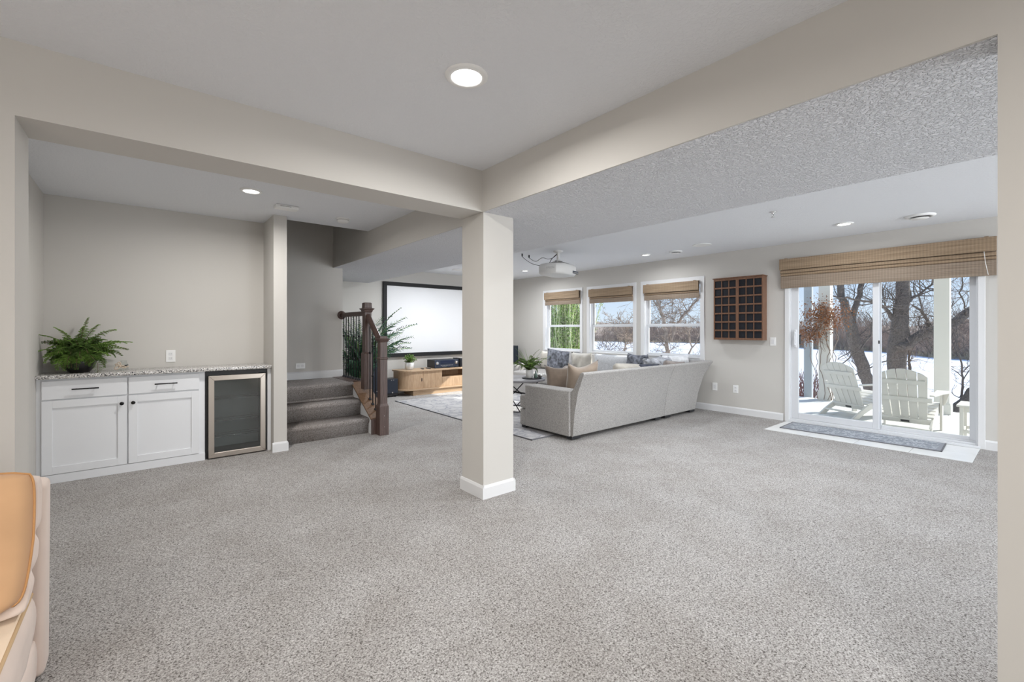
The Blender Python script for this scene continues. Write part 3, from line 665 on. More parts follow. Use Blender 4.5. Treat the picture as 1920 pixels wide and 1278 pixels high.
y = yb - 0.015
for i in range(6):
    ycuts.append((y - W_ + 0.010, y - 0.004)); y -= W_
    if i == 2: MB().box(xf - 0.002, xf + 0.016, y - 0.034, y + 0.003, za + 0.014, zb - 0.014).build('centre_post', 'walnut', rk, bevel=0.001); y -= 0.034
    elif i < 5: MB().box(xf + 0.003, xf + 0.016, y - 0.003, y + 0.007, za + 0.014, zb - 0.014).build('divider', 'walnut', rk)
hz = (zb - za - 0.028) / 7.0
for j in range(8):
    z = za + 0.014 + j * hz; t0, t1 = (0, 0.016) if j == 0 else ((-0.016, 0) if j == 7 else (-0.011, 0.011))
    MB().box(xf + 0.001, xf + 0.016, ya + 0.014, yb - 0.014, z + t0, z + t1).build('shelf', 'walnut', rk, bevel=0.001)

# ------------------------------------------------------------------ bamboo blinds
def fold(y0, y1, prof, m_, nm, par): return MB().prism(prof, y0, y1, 'Y', smooth=False).build(nm, m_, par, bevel=0.003)
def blind(y0, y1, zt, label, big=False):
    o = thing('bamboo_blind', label, 'window blind', (XW - 0.05, (y0 + y1) / 2, zt))
    f_ = XW - 0.03 - (0.055 if big else 0.045)
    if big:
        zv, folds = zt - 0.150, ((zt - 0.196, 0.040), (zt - 0.232, 0.026), (zt - 0.400, 0.020))
    else:
        zv, folds = zt - 0.150, ((zt - 0.185, 0.036), (zt - 0.272, 0.028))
    MB().box(XW - 0.03, XW - 0.001 if big else XW + 0.02, y0 + 0.014, y1 - 0.014, zt - 0.045, zt - 0.012).build('headrail', 'white_vinyl', o)
    fold(y0, y1, [(XW - 0.02, zt), (f_, zt), (f_ - 0.004, zt - 0.07), (f_, zv), (f_ + 0.006, zv), (f_ + 0.003, zt - 0.07), (f_ + 0.006, zt - 0.008), (XW - 0.02, zt - 0.008)], 'bamboo', 'valance', o)
    z = zv - 0.002
    for i, (zb_, d) in enumerate(folds):
        x = f_ + (0.055 - d) * 0.9 + 0.006
        fold(y0 + 0.004, y1 - 0.004, [(x + 0.022, z), (x + 0.008, z), (x + 0.001, z - 0.006), (x - 0.003, (z + zb_) / 2), (x + 0.002, zb_ + 0.004), (x + 0.014, zb_), (x + 0.026, zb_ + 0.006), (x + 0.024, z)], 'bamboo_grey' if i == len(folds) - 1 else 'bamboo', 'fold', o)
        z = zb_ - 0.003
    MB().box(XW - 0.030, XW - 0.024, y0 + 0.006, y1 - 0.006, folds[-1][0] + 0.02, zt - 0.01).build('liner', 'bamboo_grey', o)
    for s_ in (y0 + 0.06, y1 - 0.09): MB().box(f_ + 0.008, XW - 0.02, s_, s_ + 0.03, zt, zt + 0.008).build('bracket', 'bamboo', o)
    return o, f_
blind(6.035, 7.045, 2.052, 'bamboo blind on the window farthest from the glass door')
blind(4.775, 5.785, 2.042, 'bamboo blind on the middle one of three windows')
blind(3.530, 4.540, 2.038, 'bamboo blind on the window nearest the wooden wall rack')
db, fx = blind(0.335, 2.365, 2.225, 'wide bamboo blind above the sliding glass door', True)
MB().tube([(fx - 0.008, 0.425, 2.075), (fx - 0.010, 0.415, 1.96), (fx - 0.008, 0.395, 1.83)], 0.003, 6).build('cord', 'ceramic_white', db)

# ------------------------------------------------------------------ sectional sofa
BP = [(0.0, 0.045), (-0.03, 0.30), (-0.082, 0.55), (-0.150, 0.72), (-0.178, 0.765), (-0.172, 0.782), (-0.150, 0.788), (-0.115, 0.775), (-0.02, 0.60), (0.10, 0.47), (0.10, 0.045)]
SY, SX = 3.442, 6.52                # foot line of the two backs
def seat_cushion(par, x0, x1, y0, y1, z0=0.27, z1=0.45):
    n = 8; vs = []; fs = []
    mb = MB().box(x0, x1, y0, y1, z0, z1)
    return mb.build('seat_cushion', 'sofa_fabric', par, bevel=0.04, seg=4)
def feet(par, pts):
    for x, y in pts: MB().box(x - 0.07, x + 0.07, y - 0.04, y + 0.04, 0.0125, 0.045).build('foot', 'black_plastic', par)
G = 'modules of the grey sectional sofa'
so = thing('sofa_module', 'grey textured sofa module with low arm, nearest the pillar', 'sofa', (4.68, 3.9, 0), G)
MB().prism([(SY + a, z) for a, z in BP], 3.745, 5.628, 'X', smooth=False).build('back', 'sofa_fabric', so, bevel=0.012, seg=3)
MB().box(3.715, 3.93, SY + 0.02, 4.225, 0.045, 0.565).build('arm', 'sofa_fabric', so, bevel=0.016, seg=3)
MB().box(3.93, 5.628, SY + 0.09, 4.34, 0.045, 0.265).box(3.735, 3.93, 4.225, 4.34, 0.045, 0.25).build('base', 'sofa_fabric', so, bevel=0.012, seg=3)
seat_cushion(so, 3.935, 4.775, 3.62, 4.37); seat_cushion(so, 4.785, 5.622, 3.62, 4.37)
MB().box(3.735, 3.94, 4.23, 4.355, 0.255, 0.43).build('seat_front', 'sofa_fabric', so, bevel=0.03, seg=3)
MB().tube([(3.74, 3.286, 0.772), (5.628, 3.286, 0.772)], 0.006, 6).tube([(3.745, SY + a - 0.001, z) for a, z in BP[:5]], 0.006, 6).build('welt', 'sofa_fabric', so)
feet(so, ((3.82, SY + 0.05), (5.5, SY + 0.05), (3.82, 4.28), (5.5, 4.28)))
# corner module: back on two sides, flared on both
co = thing('sofa_module', 'grey corner sofa module whose flared back reaches the window wall', 'sofa', (6.1, 3.9, 0), G)
mb = MB(); vs = []; n = len(BP)
for a, z in BP: vs.append((5.634, SY + a, z))
for a, z in BP: vs.append((SX - a * 1.15 - 0.02, SY + a, z))
for a, z in BP: vs.append((SX - a * 1.15 + 0.0, 4.35, z))
fs = [(i + k * n, (i + 1) % n + k * n, (i + 1) % n + (k + 1) * n, i + (k + 1) * n) for k in range(2) for i in range(n)]
fs += [tuple(range(n))[::-1], tuple(2 * n + i for i in range(n))]
mb.add(vs, fs).build('back', 'sofa_fabric', co, bevel=0.012, seg=3)
MB().box(5.634, 6.45, SY + 0.09, 4.35, 0.045, 0.265).build('base', 'sofa_fabric', co, bevel=0.01)
seat_cushion(co, 5.64, 6.40, 3.62, 4.34)
feet(co, ((5.74, SY + 0.05), (6.42, SY + 0.05)))
ws = thing('sofa_module', 'grey sofa module standing along the windows', 'sofa', (6.1, 5.6, 0), G)
MB().prism([(SX - a * 1.15, z) for a, z in BP], 4.356, 6.93, 'Y').build('back', 'sofa_fabric', ws, bevel=0.012, seg=3)
MB().box(5.62, 6.45, 4.356, 6.93, 0.045, 0.265).build('base', 'sofa_fabric', ws, bevel=0.01)
MB().box(5.60, 6.50, 6.72, 6.95, 0.045, 0.56).build('arm', 'sofa_fabric', ws, bevel=0.016, seg=3)
seat_cushion(ws, 5.58, 6.42, 4.36, 5.53); seat_cushion(ws, 5.58, 6.42, 5.54, 6.71)
feet(ws, ((5.7, 4.5), (5.7, 6.8)))
def cush(name, c, w_, h_, t_, m_, label, rx=0, ry=0, rz=0, ear=0.1, sag=0.0, rnd=0.0, group=None, cat='cushion', seed=1, piping=None, n=14):
    o = MB().pillow(w_, h_, t_, pose(c, rx, ry, rz), n, ear, sag, rnd, seed).build(name, m_)
    return tag(o, label, cat, group)
# local X of a cushion is its width; rz turns it in plan
cush('throw_pillow', (4.13, 4.00, 0.63), 0.42, 0.38, 0.17, 'taupe_velvet', 'taupe velvet pillow leaning over the low sofa arm, left of the beige one', rx=-14, rz=-28, ear=0.13, sag=0.03, seed=3)
cush('throw_pillow', (4.20, 3.70, 0.665), 0.50, 0.44, 0.17, 'beige_velvet', 'beige brown pillow with raised corner in the sofa corner by the arm', rx=12, ry=-3, rz=-8, ear=0.14, sag=0.06, seed=4)
cush('throw_pillow', (4.95, 3.60, 0.63), 0.56, 0.36, 0.2, 'cream_cloth', 'crumpled cream pillow on the long sofa beside the beige pillow', rx=10, ry=4, rz=3, rnd=0.25, sag=-0.02, seed=5)
cush('throw_blanket', (5.42, 3.62, 0.66), 0.66, 0.25, 0.22, 'navy_cloth', 'dark navy throw blanket heaped on the sofa left of the silver plush one', rx=10, ry=4, rnd=0.35, seed=6, cat='blanket')
cush('throw_blanket', (5.93, 3.75, 0.70), 0.62, 0.30, 0.26, 'silver_plush', 'silver grey plush blanket bunched up in the sofa corner', rx=8, ry=-2, rnd=0.32, seed=7, cat='blanket')
cush('throw_pillow', (6.02, 3.53, 0.685), 0.52, 0.24, 0.16, 'umber_cloth', 'flat grey brown pillow just behind the sofa back, before the plush blanket', rx=14, ry=5, rnd=0.2, seed=8)
cush('throw_pillow', (6.36, 3.72, 0.70), 0.60, 0.34, 0.24, 'white_plush', 'white plush pillow in sofa corner under the third window', rx=6, ry=0, rz=-12, rnd=0.2, seed=9)
cush('throw_pillow', (6.20, 4.28, 0.72), 0.50, 0.30, 0.18, 'slate_fur', 'small slate pillow with one corner up, behind the plush blanket', rx=6, rz=75, ear=0.2, rnd=0.1, seed=10)
cush('back_cushion', (6.36, 4.86, 0.63), 0.90, 0.38, 0.24, 'grey_knit', 'long light grey back cushion below the middle window', rx=0, ry=0, rz=90, ear=0.05, seed=11)
cush('throw_pillow', (6.30, 5.56, 0.64), 0.54, 0.38, 0.17, 'silver_satin', 'shiny silver beige pillow right of the dark fur throw', rx=0, ry=0, rz=86, ear=0.13, rnd=0.12, seed=12)
cush('throw_pillow', (6.38, 6.50, 0.63), 0.46, 0.38, 0.18, 'cream_cloth', 'plain cream pillow at the far end of the window side sofa', rz=88, ear=0.12, seed=13)
mb = MB().pillow(0.62, 0.42, 0.10, pose((6.22, 6.10, 0.65), 0, -4, 88), 14, 0.03, 0.0, 0.3, 14)
tag(mb.build('fur_throw', 'slate_fur'), 'dark slate fur throw draped over cushion below the farthest window', 'blanket')
cush('throw_pillow', (5.55, 5.25, 0.52), 0.42, 0.30, 0.16, 'umber_cloth', 'grey brown pillow on the seat below the silver pillow', rx=50, rz=60, ear=0.12, seed=15)

# ------------------------------------------------------------------ area rug, door mat
def flat_rug(name, c, w_, l_, h_, m_, label, rz=0, border=0.05):
    o = thing(name, label, 'rug', c, None, R(rz))
    MB().box(-w_ / 2 + border, w_ / 2 - border, -l_ / 2 + border, l_ / 2 - border, 0, h_).build('pile', m_, o, local=True)
    b_ = MB(); t_ = 0.012
    for x0, x1, y0, y1 in ((-w_ / 2, w_ / 2, -l_ / 2, -l_ / 2 + t_), (-w_ / 2, w_ / 2, l_ / 2 - t_, l_ / 2), (-w_ / 2, -w_ / 2 + t_, -l_ / 2, l_ / 2), (w_ / 2 - t_, w_ / 2, -l_ / 2, l_ / 2)): b_.box(x0, x1, y0, y1, 0, h_)
    b_.build('binding', 'dark_border', o, local=True)
    MB().box(-w_ / 2 + t_, w_ / 2 - t_, -l_ / 2 + t_, l_ / 2 - t_, 0, h_ - 0.001).build('border_band', m_ if name != 'door_mat' else 'mat_grey', o, local=True)
    return o
flat_rug('area_rug', (4.86, 5.53, 0), 2.92, 3.56, 0.012, 'rug_pattern', 'pale patterned area rug with dark edge under the sofa and coffee table', 0)
flat_rug('door_mat', (6.555, 1.455, 0.002), 0.50, 1.50, 0.009, 'mat_pattern', 'long narrow grey patterned mat in front of the glass door', 2, 0.045)

# ------------------------------------------------------------------ coffee table and what stands on it
TX, TY, TZ = 4.55, 5.32, 0.50
ct = thing('coffee_table', 'round grey-topped coffee table with crossing black rod legs', 'table', (TX, TY, 0))
MB().lathe([(0.40, TZ - 0.035), (0.418, TZ - 0.032), (0.42, TZ - 0.004), (0.415, TZ)], 48, (TX, TY, 0)).build('table_top', 'table_grey', ct)
for k in range(4):
    a = k * math.pi / 2 + 0.4
    MB().tube([(TX + 0.34 * math.cos(a), TY + 0.34 * math.sin(a), TZ - 0.035), (TX + 0.30 * math.cos(a + 2.1), TY + 0.30 * math.sin(a + 2.1), 0.022)], 0.008, 8).build('leg', 'iron', ct)
MB().tube([(TX + 0.30 * math.cos(t * math.pi / 16), TY + 0.30 * math.sin(t * math.pi / 16), 0.02) for t in range(33)], 0.007, 6, cap=False).build('foot_ring', 'iron', ct)
PX, PY = 4.60, 5.12
tag(MB().lathe([(0.15, TZ + 0.001), (0.155, TZ + 0.012), (0.15, TZ + 0.018), (0.14, TZ + 0.010), (0.001, TZ + 0.010)], 32, (PX + 0.05, PY, 0)).build('serving_tray', 'black_plastic'), 'round black tray on the grey coffee table', 'tray')
FZ = TZ + 0.0105

def leaf_blade(mb, p, d, up, L_, W_, bend=0.0):
    d = d.normalized(); s_ = d.cross(up)
    if s_.length < 1e-4: s_ = Vector((1, 0, 0))
    s_.normalize(); m_ = p + d * L_ * 0.45; e_ = p + d * L_ + Vector((0, 0, -bend * L_))
    mb.add([p, m_ - s_ * W_ / 2, m_ + s_ * W_ / 2, e_], [(0, 1, 3), (0, 3, 2)])

def frond(mbs, mbl, base, az, elev, L_, droop, n=18, lw=0.05, lh=0.012, taper=True, stem=0.0022, vee=-0.1, along=0.45, lacy=False, rl=0.5):
    """arching frond: stem into mbs, paired leaflets into mbl"""
    pts = []; p = Vector(base); e_ = elev; roll = random.uniform(-rl, rl)
    for i in range(n + 1):
        pts.append(p.copy()); p = p + Vector((math.cos(az) * math.cos(e_), math.sin(az) * math.cos(e_), math.sin(e_))) * (L_ / n); e_ -= droop / n * (0.5 + i / n)
    mbs.tube(pts[::3] + ([pts[-1]] if n % 3 else []), stem, 4, smooth=False)
    for i in range(2, n + 1):
        t = i / n; d = (pts[i] - pts[i - 1]).normalized(); s_ = d.cross(Vector((0, 0, 1)))
        if s_.length < 1e-3: s_ = Vector((math.sin(az), -math.cos(az), 0))
        s_.normalize(); s_ = s_ * math.cos(roll) + s_.cross(d) * math.sin(roll); k = lw * (math.sin(math.pi * min(1, t * 0.85 + 0.15)) ** 0.7 if taper else 1) * random.uniform(0.8, 1.15)
        for sg in (-1, 1):
            q = (s_ * sg + d * along * random.uniform(0.7, 1.3) + Vector((0, 0, vee + random.uniform(-0.25, 0.25)))).normalized()
            Lk = max(k, lw * 0.25)
            if not lacy: leaf_blade(mbl, pts[i], q, d, Lk, lh, 0.15); continue
            leaf_blade(mbl, pts[i], q, d, Lk, lh * 0.45, 0.15); m_ = max(2, int(Lk / 0.009)); w_ = q.cross(d).cross(q).normalized()
            for a in range(m_):
                b0 = pts[i] + q * Lk * (a + 0.6) / (m_ + 0.6) + Vector((0, 0, -0.15 * Lk * ((a + 0.6) / (m_ + 0.6)) ** 2))
                for s2 in (-1, 1): leaf_blade(mbl, b0, (w_ * s2 + q * 0.7).normalized(), q, 0.013 * (1.15 - a / m_), 0.0065, 0.1)

def fern(name, c, label, pot, n, L0, L1, mats, lw, lh, droop, elev, seed, cat='plant', lim=None, topz=None, lacy=False):
    random.seed(seed); o = thing(name, label, cat, c)
    pot(o); z = topz
    groups = [(mats[0], MB(), MB()), (mats[1], MB(), MB())]
    for i in range(n):
        az = 2 * math.pi * i / n + random.uniform(-0.3, 0.3); g = groups[0 if random.random() < 0.62 else 1]
        el = random.uniform(*elev); L_ = random.uniform(L0, L1)
        if lim: az, L_ = lim(az, L_, el)
        fr_s, fr_l = g[1], g[2]
        frond(fr_s, fr_l, (random.uniform(-0.03, 0.03), random.uniform(-0.03, 0.03), z), az, el, L_, random.uniform(*droop), 16 if lacy else 20, lw, lh, lacy=lacy)
    for i, (m_, a, b_) in enumerate(groups):
        if b_.v:
            q = b_.build('leaves', m_, o, local=True, kind='stuff')
            a.build('stems', 'stem_brown', q, local=True, kind='stuff')
    return o
def pot_white(o):
    MB().lathe([(0.040, 0), (0.055, 0.01), (0.058, 0.10), (0.052, 0.13), (0.048, 0.13), (0.050, 0.10)], 24, caps=False).build('pot', 'ceramic_white', o, local=True)
    MB().lathe([(0.05, 0.112), (0.001, 0.118)], 16, caps=False).build('soil', 'soil', o, local=True)
fern('potted_fern', (PX, PY, FZ), 'light green grassy fern in a white pot on the coffee table', pot_white, 30, 0.22, 0.38, ('fern_green', 'fern_light'), 0.05, 0.012, (0.9, 2.3), (0.7, 1.5), 21, topz=0.12)
random.seed(5); fp = [o for o in col.objects if o.name.startswith('potted_fern')][0]
mb = MB()
for az, el, L_ in ((2.4, 1.15, 0.42), (2.2, 1.25, 0.36), (2.6, 1.0, 0.33), (-0.6, 1.15, 0.34), (-0.75, 0.75, 0.40), (1.6, 1.4, 0.36), (2.9, 1.2, 0.30)):
    p = Vector((0, 0, 0.12)); pts = []
    for i in range(7): pts.append(p.copy()); p = p + Vector((math.cos(az) * math.cos(el), math.sin(az) * math.cos(el), math.sin(el))) * L_ / 6; el -= 0.06
    mb.tube(pts, [0.004, 0.005, 0.005, 0.004, 0.003, 0.002, 0.001], 4)
mb.build('blades', 'fern_light', fp, local=True, kind='stuff')
jb = thing('glass_bottle', 'small green glass bottle beside the white pot on coffee table', 'bottle', (PX + 0.095, PY - 0.04, FZ))
MB().lathe([(0.026, 0), (0.028, 0.01), (0.028, 0.05), (0.012, 0.075), (0.011, 0.10)], 20, caps=False).build('body', mat('bottle_green', (0.10, 0.16, 0.13), 0.15), jb, local=True)
MB().lathe([(0.012, 0.100), (0.012, 0.112), (0.001, 0.114)], 16).build('stopper', 'chrome', jb, local=True)
random.seed(9); mb = MB()
for i in range(9):
    a = i * 0.7; mb.tube([(0, 0, 0.01), (0.05 * math.cos(a), 0.04 * math.sin(a), 0.04 + 0.01 * (i % 3)), (0.085 * math.cos(a + 0.3), 0.07 * math.sin(a + 0.3), 0.035 + 0.02 * (i % 2))], [0.014, 0.012, 0.004], 6)
o = mb.build('coral_ornament', 'ceramic_white', local=True); o.location = (PX + 0.22, PY - 0.02, TZ + 0.002); tag(o, 'white branching coral ornament right of the tray on coffee table', 'ornament')

# ------------------------------------------------------------------ screen wall: projection screen, console, speakers, palm
scn = thing('projection_screen', 'large white projection screen with thick black frame on far wall', 'screen', (4.88, YS - 0.03, 1.45))
SX0, SX1, SZ0, SZ1 = 3.565, 6.20, 0.718, 2.190; yf = YS - 0.05; bw = 0.075
MB().box(SX0, SX1, yf, YS - 0.002, SZ1 - bw, SZ1).build('frame_rail', 'screen_black', scn, bevel=0.004); MB().box(SX0, SX1, yf, YS - 0.002, SZ0, SZ0 + bw).build('frame_rail', 'screen_black', scn, bevel=0.004)
MB().box(SX0, SX0 + bw, yf, YS - 0.002, SZ0 + bw, SZ1 - bw).build('frame_stile', 'screen_black', scn, bevel=0.004); MB().box(SX1 - bw, SX1, yf, YS - 0.002, SZ0 + bw, SZ1 - bw).build('frame_stile', 'screen_black', scn, bevel=0.004)
MB().box(SX0 + bw, SX1 - bw, yf + 0.02, yf + 0.03, SZ0 + bw, SZ1 - bw).build('fabric', 'screen_white', scn)

cn = thing('media_console', 'long light oak media console with rounded ends under the screen', 'console', (4.88, 7.92, 0))
CX0, CX1, CY0, CY1 = 3.70, 6.06, 7.66, 8.10
def rounded(x0, x1, y0, y1, r_, n=8):
    q = []
    for cx, cy, a0 in ((x1 - r_, y1 - 0.02, 0), (x0 + r_, y1 - 0.02, 90), (x0 + r_, y0 + r_, 180), (x1 - r_, y0 + r_, 270)):
        rr = 0.02 if a0 in (0, 90) else r_
        if a0 == 0: cx = x1 - rr
        if a0 == 90: cx = x0 + rr
        for i in range(n + 1): t = R(a0 + 90 * i / n); q.append((cx + rr * math.cos(t), cy + rr * math.sin(t)))
    return q
MB().prism(rounded(CX0, CX1, CY0, CY1, 0.24), 0.455, 0.487, 'Z').build('top', 'oak_flat', cn, bevel=0.003)
MB().prism(rounded(CX0, CX1, CY0, CY1, 0.24), 0.098, 0.125, 'Z').build('bottom_board', 'oak_flat', cn, bevel=0.003)
MB().box(3.95, 5.81, 7.69, 8.07, 0.0, 0.098).build('plinth', 'oak_flat', cn, bevel=0.003)
body = rounded(CX0 + 0.022, CX1 - 0.022, CY0 + 0.025, CY1 - 0.01, 0.225)
# carcase with an open centre bay
MB().box(4.18, 4.575, CY0 + 0.05, CY1 - 0.01, 0.125, 0.455).box(5.195, 5.58, CY0 + 0.05, CY1 - 0.01, 0.125, 0.455).box(4.575, 5.195, CY1 - 0.03, CY1 - 0.01, 0.125, 0.455)\
    .box(4.575, 5.195, CY0 + 0.05, CY1 - 0.03, 0.125, 0.305).build('carcase', 'oak', cn)
def tambour(x0, x1, mir):
    d = None
    pts = []; r_ = 0.225; cx = CX0 + 0.022 + r_; cy = CY0 + 0.025 + r_
    for i in range(15): t = R(180 + 90 * i / 14); pts.append((cx + r_ * math.cos(t), cy + r_ * math.sin(t)))
    pts = [(CX0 + 0.022, CY1 - 0.03)] + pts + [(4.160, CY0 + 0.025)]
    if mir: pts = [(9.76 - x, y) for x, y in pts][::-1]
    inner = [(x + (4.88 - x) * 0.03, y + 0.02) for x, y in pts]
    door = MB().prism(pts + inner[::-1], 0.127, 0.453, 'Z').build('curved_door', 'oak', cn)
    hx = 4.125 if not mir else 9.76 - 4.125
    MB().box(hx - 0.008, hx + 0.008, CY0 + 0.013, CY0 + 0.027, 0.265, 0.325).build('handle', 'newel_wood', door, bevel=0.003)
tambour(0, 0, False); tambour(0, 0, True)
for x0, x1 in ((4.168, 4.572), (5.188, 5.592)): MB().box(x0, x1, CY0 + 0.025, CY0 + 0.045, 0.127, 0.453).build('door', 'oak', cn, bevel=0.002)
MB().box(4.576, 5.184, CY0 + 0.025, CY0 + 0.045, 0.127, 0.302).build('drop_front', 'oak', cn, bevel=0.002)
MB().box(4.576, 5.184, CY0 + 0.03, CY1 - 0.03, 0.303, 0.315).build('niche_floor', 'oak_flat', cn)

rc = thing('av_receiver', 'black amplifier with wide display, on the oak console', 'amplifier', (4.73, 7.88, 0.487))
MB().box(4.435, 4.99, 7.74, 8.04, 0.497, 0.650).build('case', 'black_plastic', rc, bevel=0.004)
f_ = MB().box(4.437, 4.988, 7.728, 7.742, 0.497, 0.650).build('front_panel', 'device_panel', rc, bevel=0.003)
MB().box(4.56, 4.87, 7.724, 7.729, 0.575, 0.632).build('display', 'display_glass', f_)
for x in (4.49, 4.935): MB().lathe([(0.030, 7.729), (0.029, 7.708), (0.024, 7.704), (0.001, 7.703)], 24, (x, 0, 0.59), axis='Y').build('knob', 'steel' if x > 4.6 else 'chrome', f_)
mb = MB()
for i in range(8): mb.box(4.57 + i * 0.037, 4.592 + i * 0.037, 7.724, 7.729, 0.535, 0.545)
mb.build('buttons', 'grey_ink', f_)
for x in (4.48, 4.945): MB().lathe([(0.02, 0.487), (0.02, 0.498)], 12, (x, 7.80, 0)).build('foot', 'black_plastic', rc)
MB().box(4.60, 4.70, 7.7265, 7.729, 0.515, 0.522).build('label_strip', 'chrome', f_)
o = thing('game_console', 'upright dark box standing right of the amplifier on console', 'electronics', (5.07, 7.84, 0.487))
MB().box(5.02, 5.115, 7.70, 8.0, 0.487, 0.665).build('case', 'black_plastic', o, bevel=0.006)
MB().box(5.022, 5.028, 7.699, 7.72, 0.50, 0.655).box(5.107, 5.113, 7.699, 7.72, 0.50, 0.655).build('front_trim', 'device_panel', o)
for i, (x, l_) in enumerate(((4.20, 'flat black remote control nearer the potted herb on the console'), (4.33, 'flat black remote control nearer the amplifier on the console'))):
    o = thing('remote_control', l_, 'remote control', (x, 7.80, 0.487), None, R(70 if i == 0 else 82))
    MB().box(-0.085, 0.085, -0.024, 0.024, 0, 0.016).build('body', 'black_plastic', o, local=True, bevel=0.005)
    mb = MB()
    for a in range(6):
        for b_ in (-0.010, 0.004): mb.box(-0.06 + a * 0.018, -0.05 + a * 0.018, b_, b_ + 0.007, 0.016, 0.018)
    mb.build('keys', 'grey_ink', o, local=True)
def herb_pot(o):
    MB().lathe([(0.060, 0), (0.075, 0.008), (0.084, 0.06), (0.086, 0.135), (0.080, 0.138), (0.078, 0.12)], 28, caps=False).build('pot', 'ceramic_white', o, local=True)
    MB().lathe([(0.079, 0.12), (0.001, 0.125)], 16, caps=False).build('soil', 'soil', o, local=True)
random.seed(31)
hp = thing('potted_herb', 'small bushy green plant in a round white pot on the oak console', 'plant', (3.955, 7.86, 0.487)); herb_pot(hp)
mb = MB(); ms = MB()
for i in range(60):
    az = random.uniform(0, 6.283); el = random.uniform(0.35, 1.5); L_ = random.uniform(0.10, 0.19); d = Vector((math.cos(az) * math.cos(el), math.sin(az) * math.cos(el), math.sin(el)))
    b_ = Vector((random.uniform(-.04, .04), random.uniform(-.04, .04), 0.12)); ms.tube([b_, b_ + d * L_], 0.0018, 3)
    for k in range(9):
        t = 0.35 + 0.65 * k / 8; a = random.uniform(0, 6.28); q = (d * 0.4 + Vector((math.cos(a), math.sin(a), random.uniform(-0.2, 0.6)))).normalized()
        leaf_blade(mb, b_ + d * L_ * t, q, Vector((random.uniform(-1, 1), random.uniform(-1, 1), 1)).normalized(), 0.034, 0.024, 0.2)
q = mb.build('leaves', 'herb_green', hp, local=True, kind='stuff'); ms.build('stems', 'stem_brown', q, local=True, kind='stuff')

def tower(x0, x1, y, z1, label):
    o = thing('floor_speaker', label, 'speaker', ((x0 + x1) / 2, y + 0.15, 0)); xc = (x0 + x1) / 2
    MB().box(x0 - 0.02, x1 + 0.02, y - 0.01, y + 0.33, 0, 0.03).build('plinth', 'black_plastic', o, bevel=0.004)
    MB().box(x0, x1, y + 0.012, y + 0.32, 0.03, z1).build('cabinet', 'black_plastic', o, bevel=0.008)
    MB().box(x0 + 0.01, x1 - 0.01, y, y + 0.014, 0.10, z1 - 0.02).build('grille', 'speaker_cloth', o, bevel=0.005)
    MB().lathe([(0.014, y + 0.001), (0.014, y - 0.003), (0.001, y - 0.003)], 16, (xc, 0, 0.14), axis='Y').build('badge', 'chrome', o)
tower(3.11, 3.42, 7.75, 0.885, 'tall black floor speaker left of the screen, behind the railing')
tower(6.36, 6.67, 7.80, 0.885, 'tall black floor speaker right of screen near the window wall')
o = thing('subwoofer', 'low dark blue-black subwoofer on the floor left of console', 'speaker', (3.58, 7.90, 0))
MB().box(3.455, 3.69, 7.80, 8.05, 0.02, 0.34).build('cabinet', 'black_plastic', o, bevel=0.01)
MB().box(3.465, 3.68, 7.785, 7.802, 0.07, 0.33).build('grille', 'speaker_cloth', o, bevel=0.006)
MB().lathe([(0.014, 7.786), (0.014, 7.782), (0.001, 7.782)], 16, (3.575, 0, 0.085), axis='Y').build('badge', 'chrome', o)
for x in (3.49, 3.655): MB().lathe([(0.018, 0), (0.018, 0.021)], 10, (x, 7.85, 0)).build('foot', 'black_plastic', o)
for x in (3.555, 3.595): MB().lathe([(0.008, 7.786), (0.008, 7.781), (0.001, 7.781)], 10, (x, 0, 0.315), axis='Y').build('indicator', 'grey_ink', o)

random.seed(44)
pl = thing('potted_palm', 'tall green palm in white pot behind the stair railing', 'plant', (2.90, 7.58, 0))
MB().lathe([(0.13, 0), (0.15, 0.02), (0.18, 0.36), (0.185, 0.40), (0.165, 0.40), (0.16, 0.34)], 32, caps=False).build('pot', 'ceramic_white', pl, local=True)
MB().lathe([(0.16, 0.35), (0.001, 0.36)], 20, caps=False).build('soil', 'soil', pl, local=True)
ms, ml = MB(), MB()
for i in range(44):
    az = random.uniform(-2.9, 1.0) if i % 3 else random.uniform(0, 6.28); el = random.uniform(1.05, 1.5); L_ = random.uniform(0.75, 1.30)
    if math.sin(az) > 0.2: L_ *= 0.62
    if math.cos(az) < -0.2: L_ *= 0.62; el = max(el, 1.3)
    frond(ms, ml, (random.uniform(-.05, .05), random.uniform(-.05, .05), 0.36), az, el, L_, random.uniform(0.4, 1.5), 32, 0.19, 0.016, stem=0.004, vee=0.1, along=0.75, rl=1.3)
for az, el, L_, dr_ in ((-0.15, 1.35, 1.45, 1.0), (-0.45, 1.25, 1.45, 1.1), (-0.35, 1.15, 1.25, 1.1), (-0.25, 1.05, 1.10, 1.2), (-1.2, 1.3, 1.3, 0.9), (-0.6, 1.4, 1.5, 0.8)):
    frond(ms, ml, (0, 0, 0.36), az, el, L_ * 0.98, dr_, 30, 0.20, 0.018, stem=0.004, vee=0.1, along=0.8, rl=1.3)
for i in range(18):
    frond(ms, ml, (random.uniform(-.1, .1), random.uniform(-.1, .1), 0.36), random.uniform(2.2, 5.2), random.uniform(1.38, 1.52), random.uniform(0.85, 1.22), random.uniform(0.2, 0.7), 30, 0.17, 0.018, stem=0.004, vee=0.1, along=0.8, rl=1.3)
q = ml.build('fronds', 'palm_green', pl, local=True, kind='stuff'); ms.build('stems', 'herb_green', q, local=True, kind='stuff')

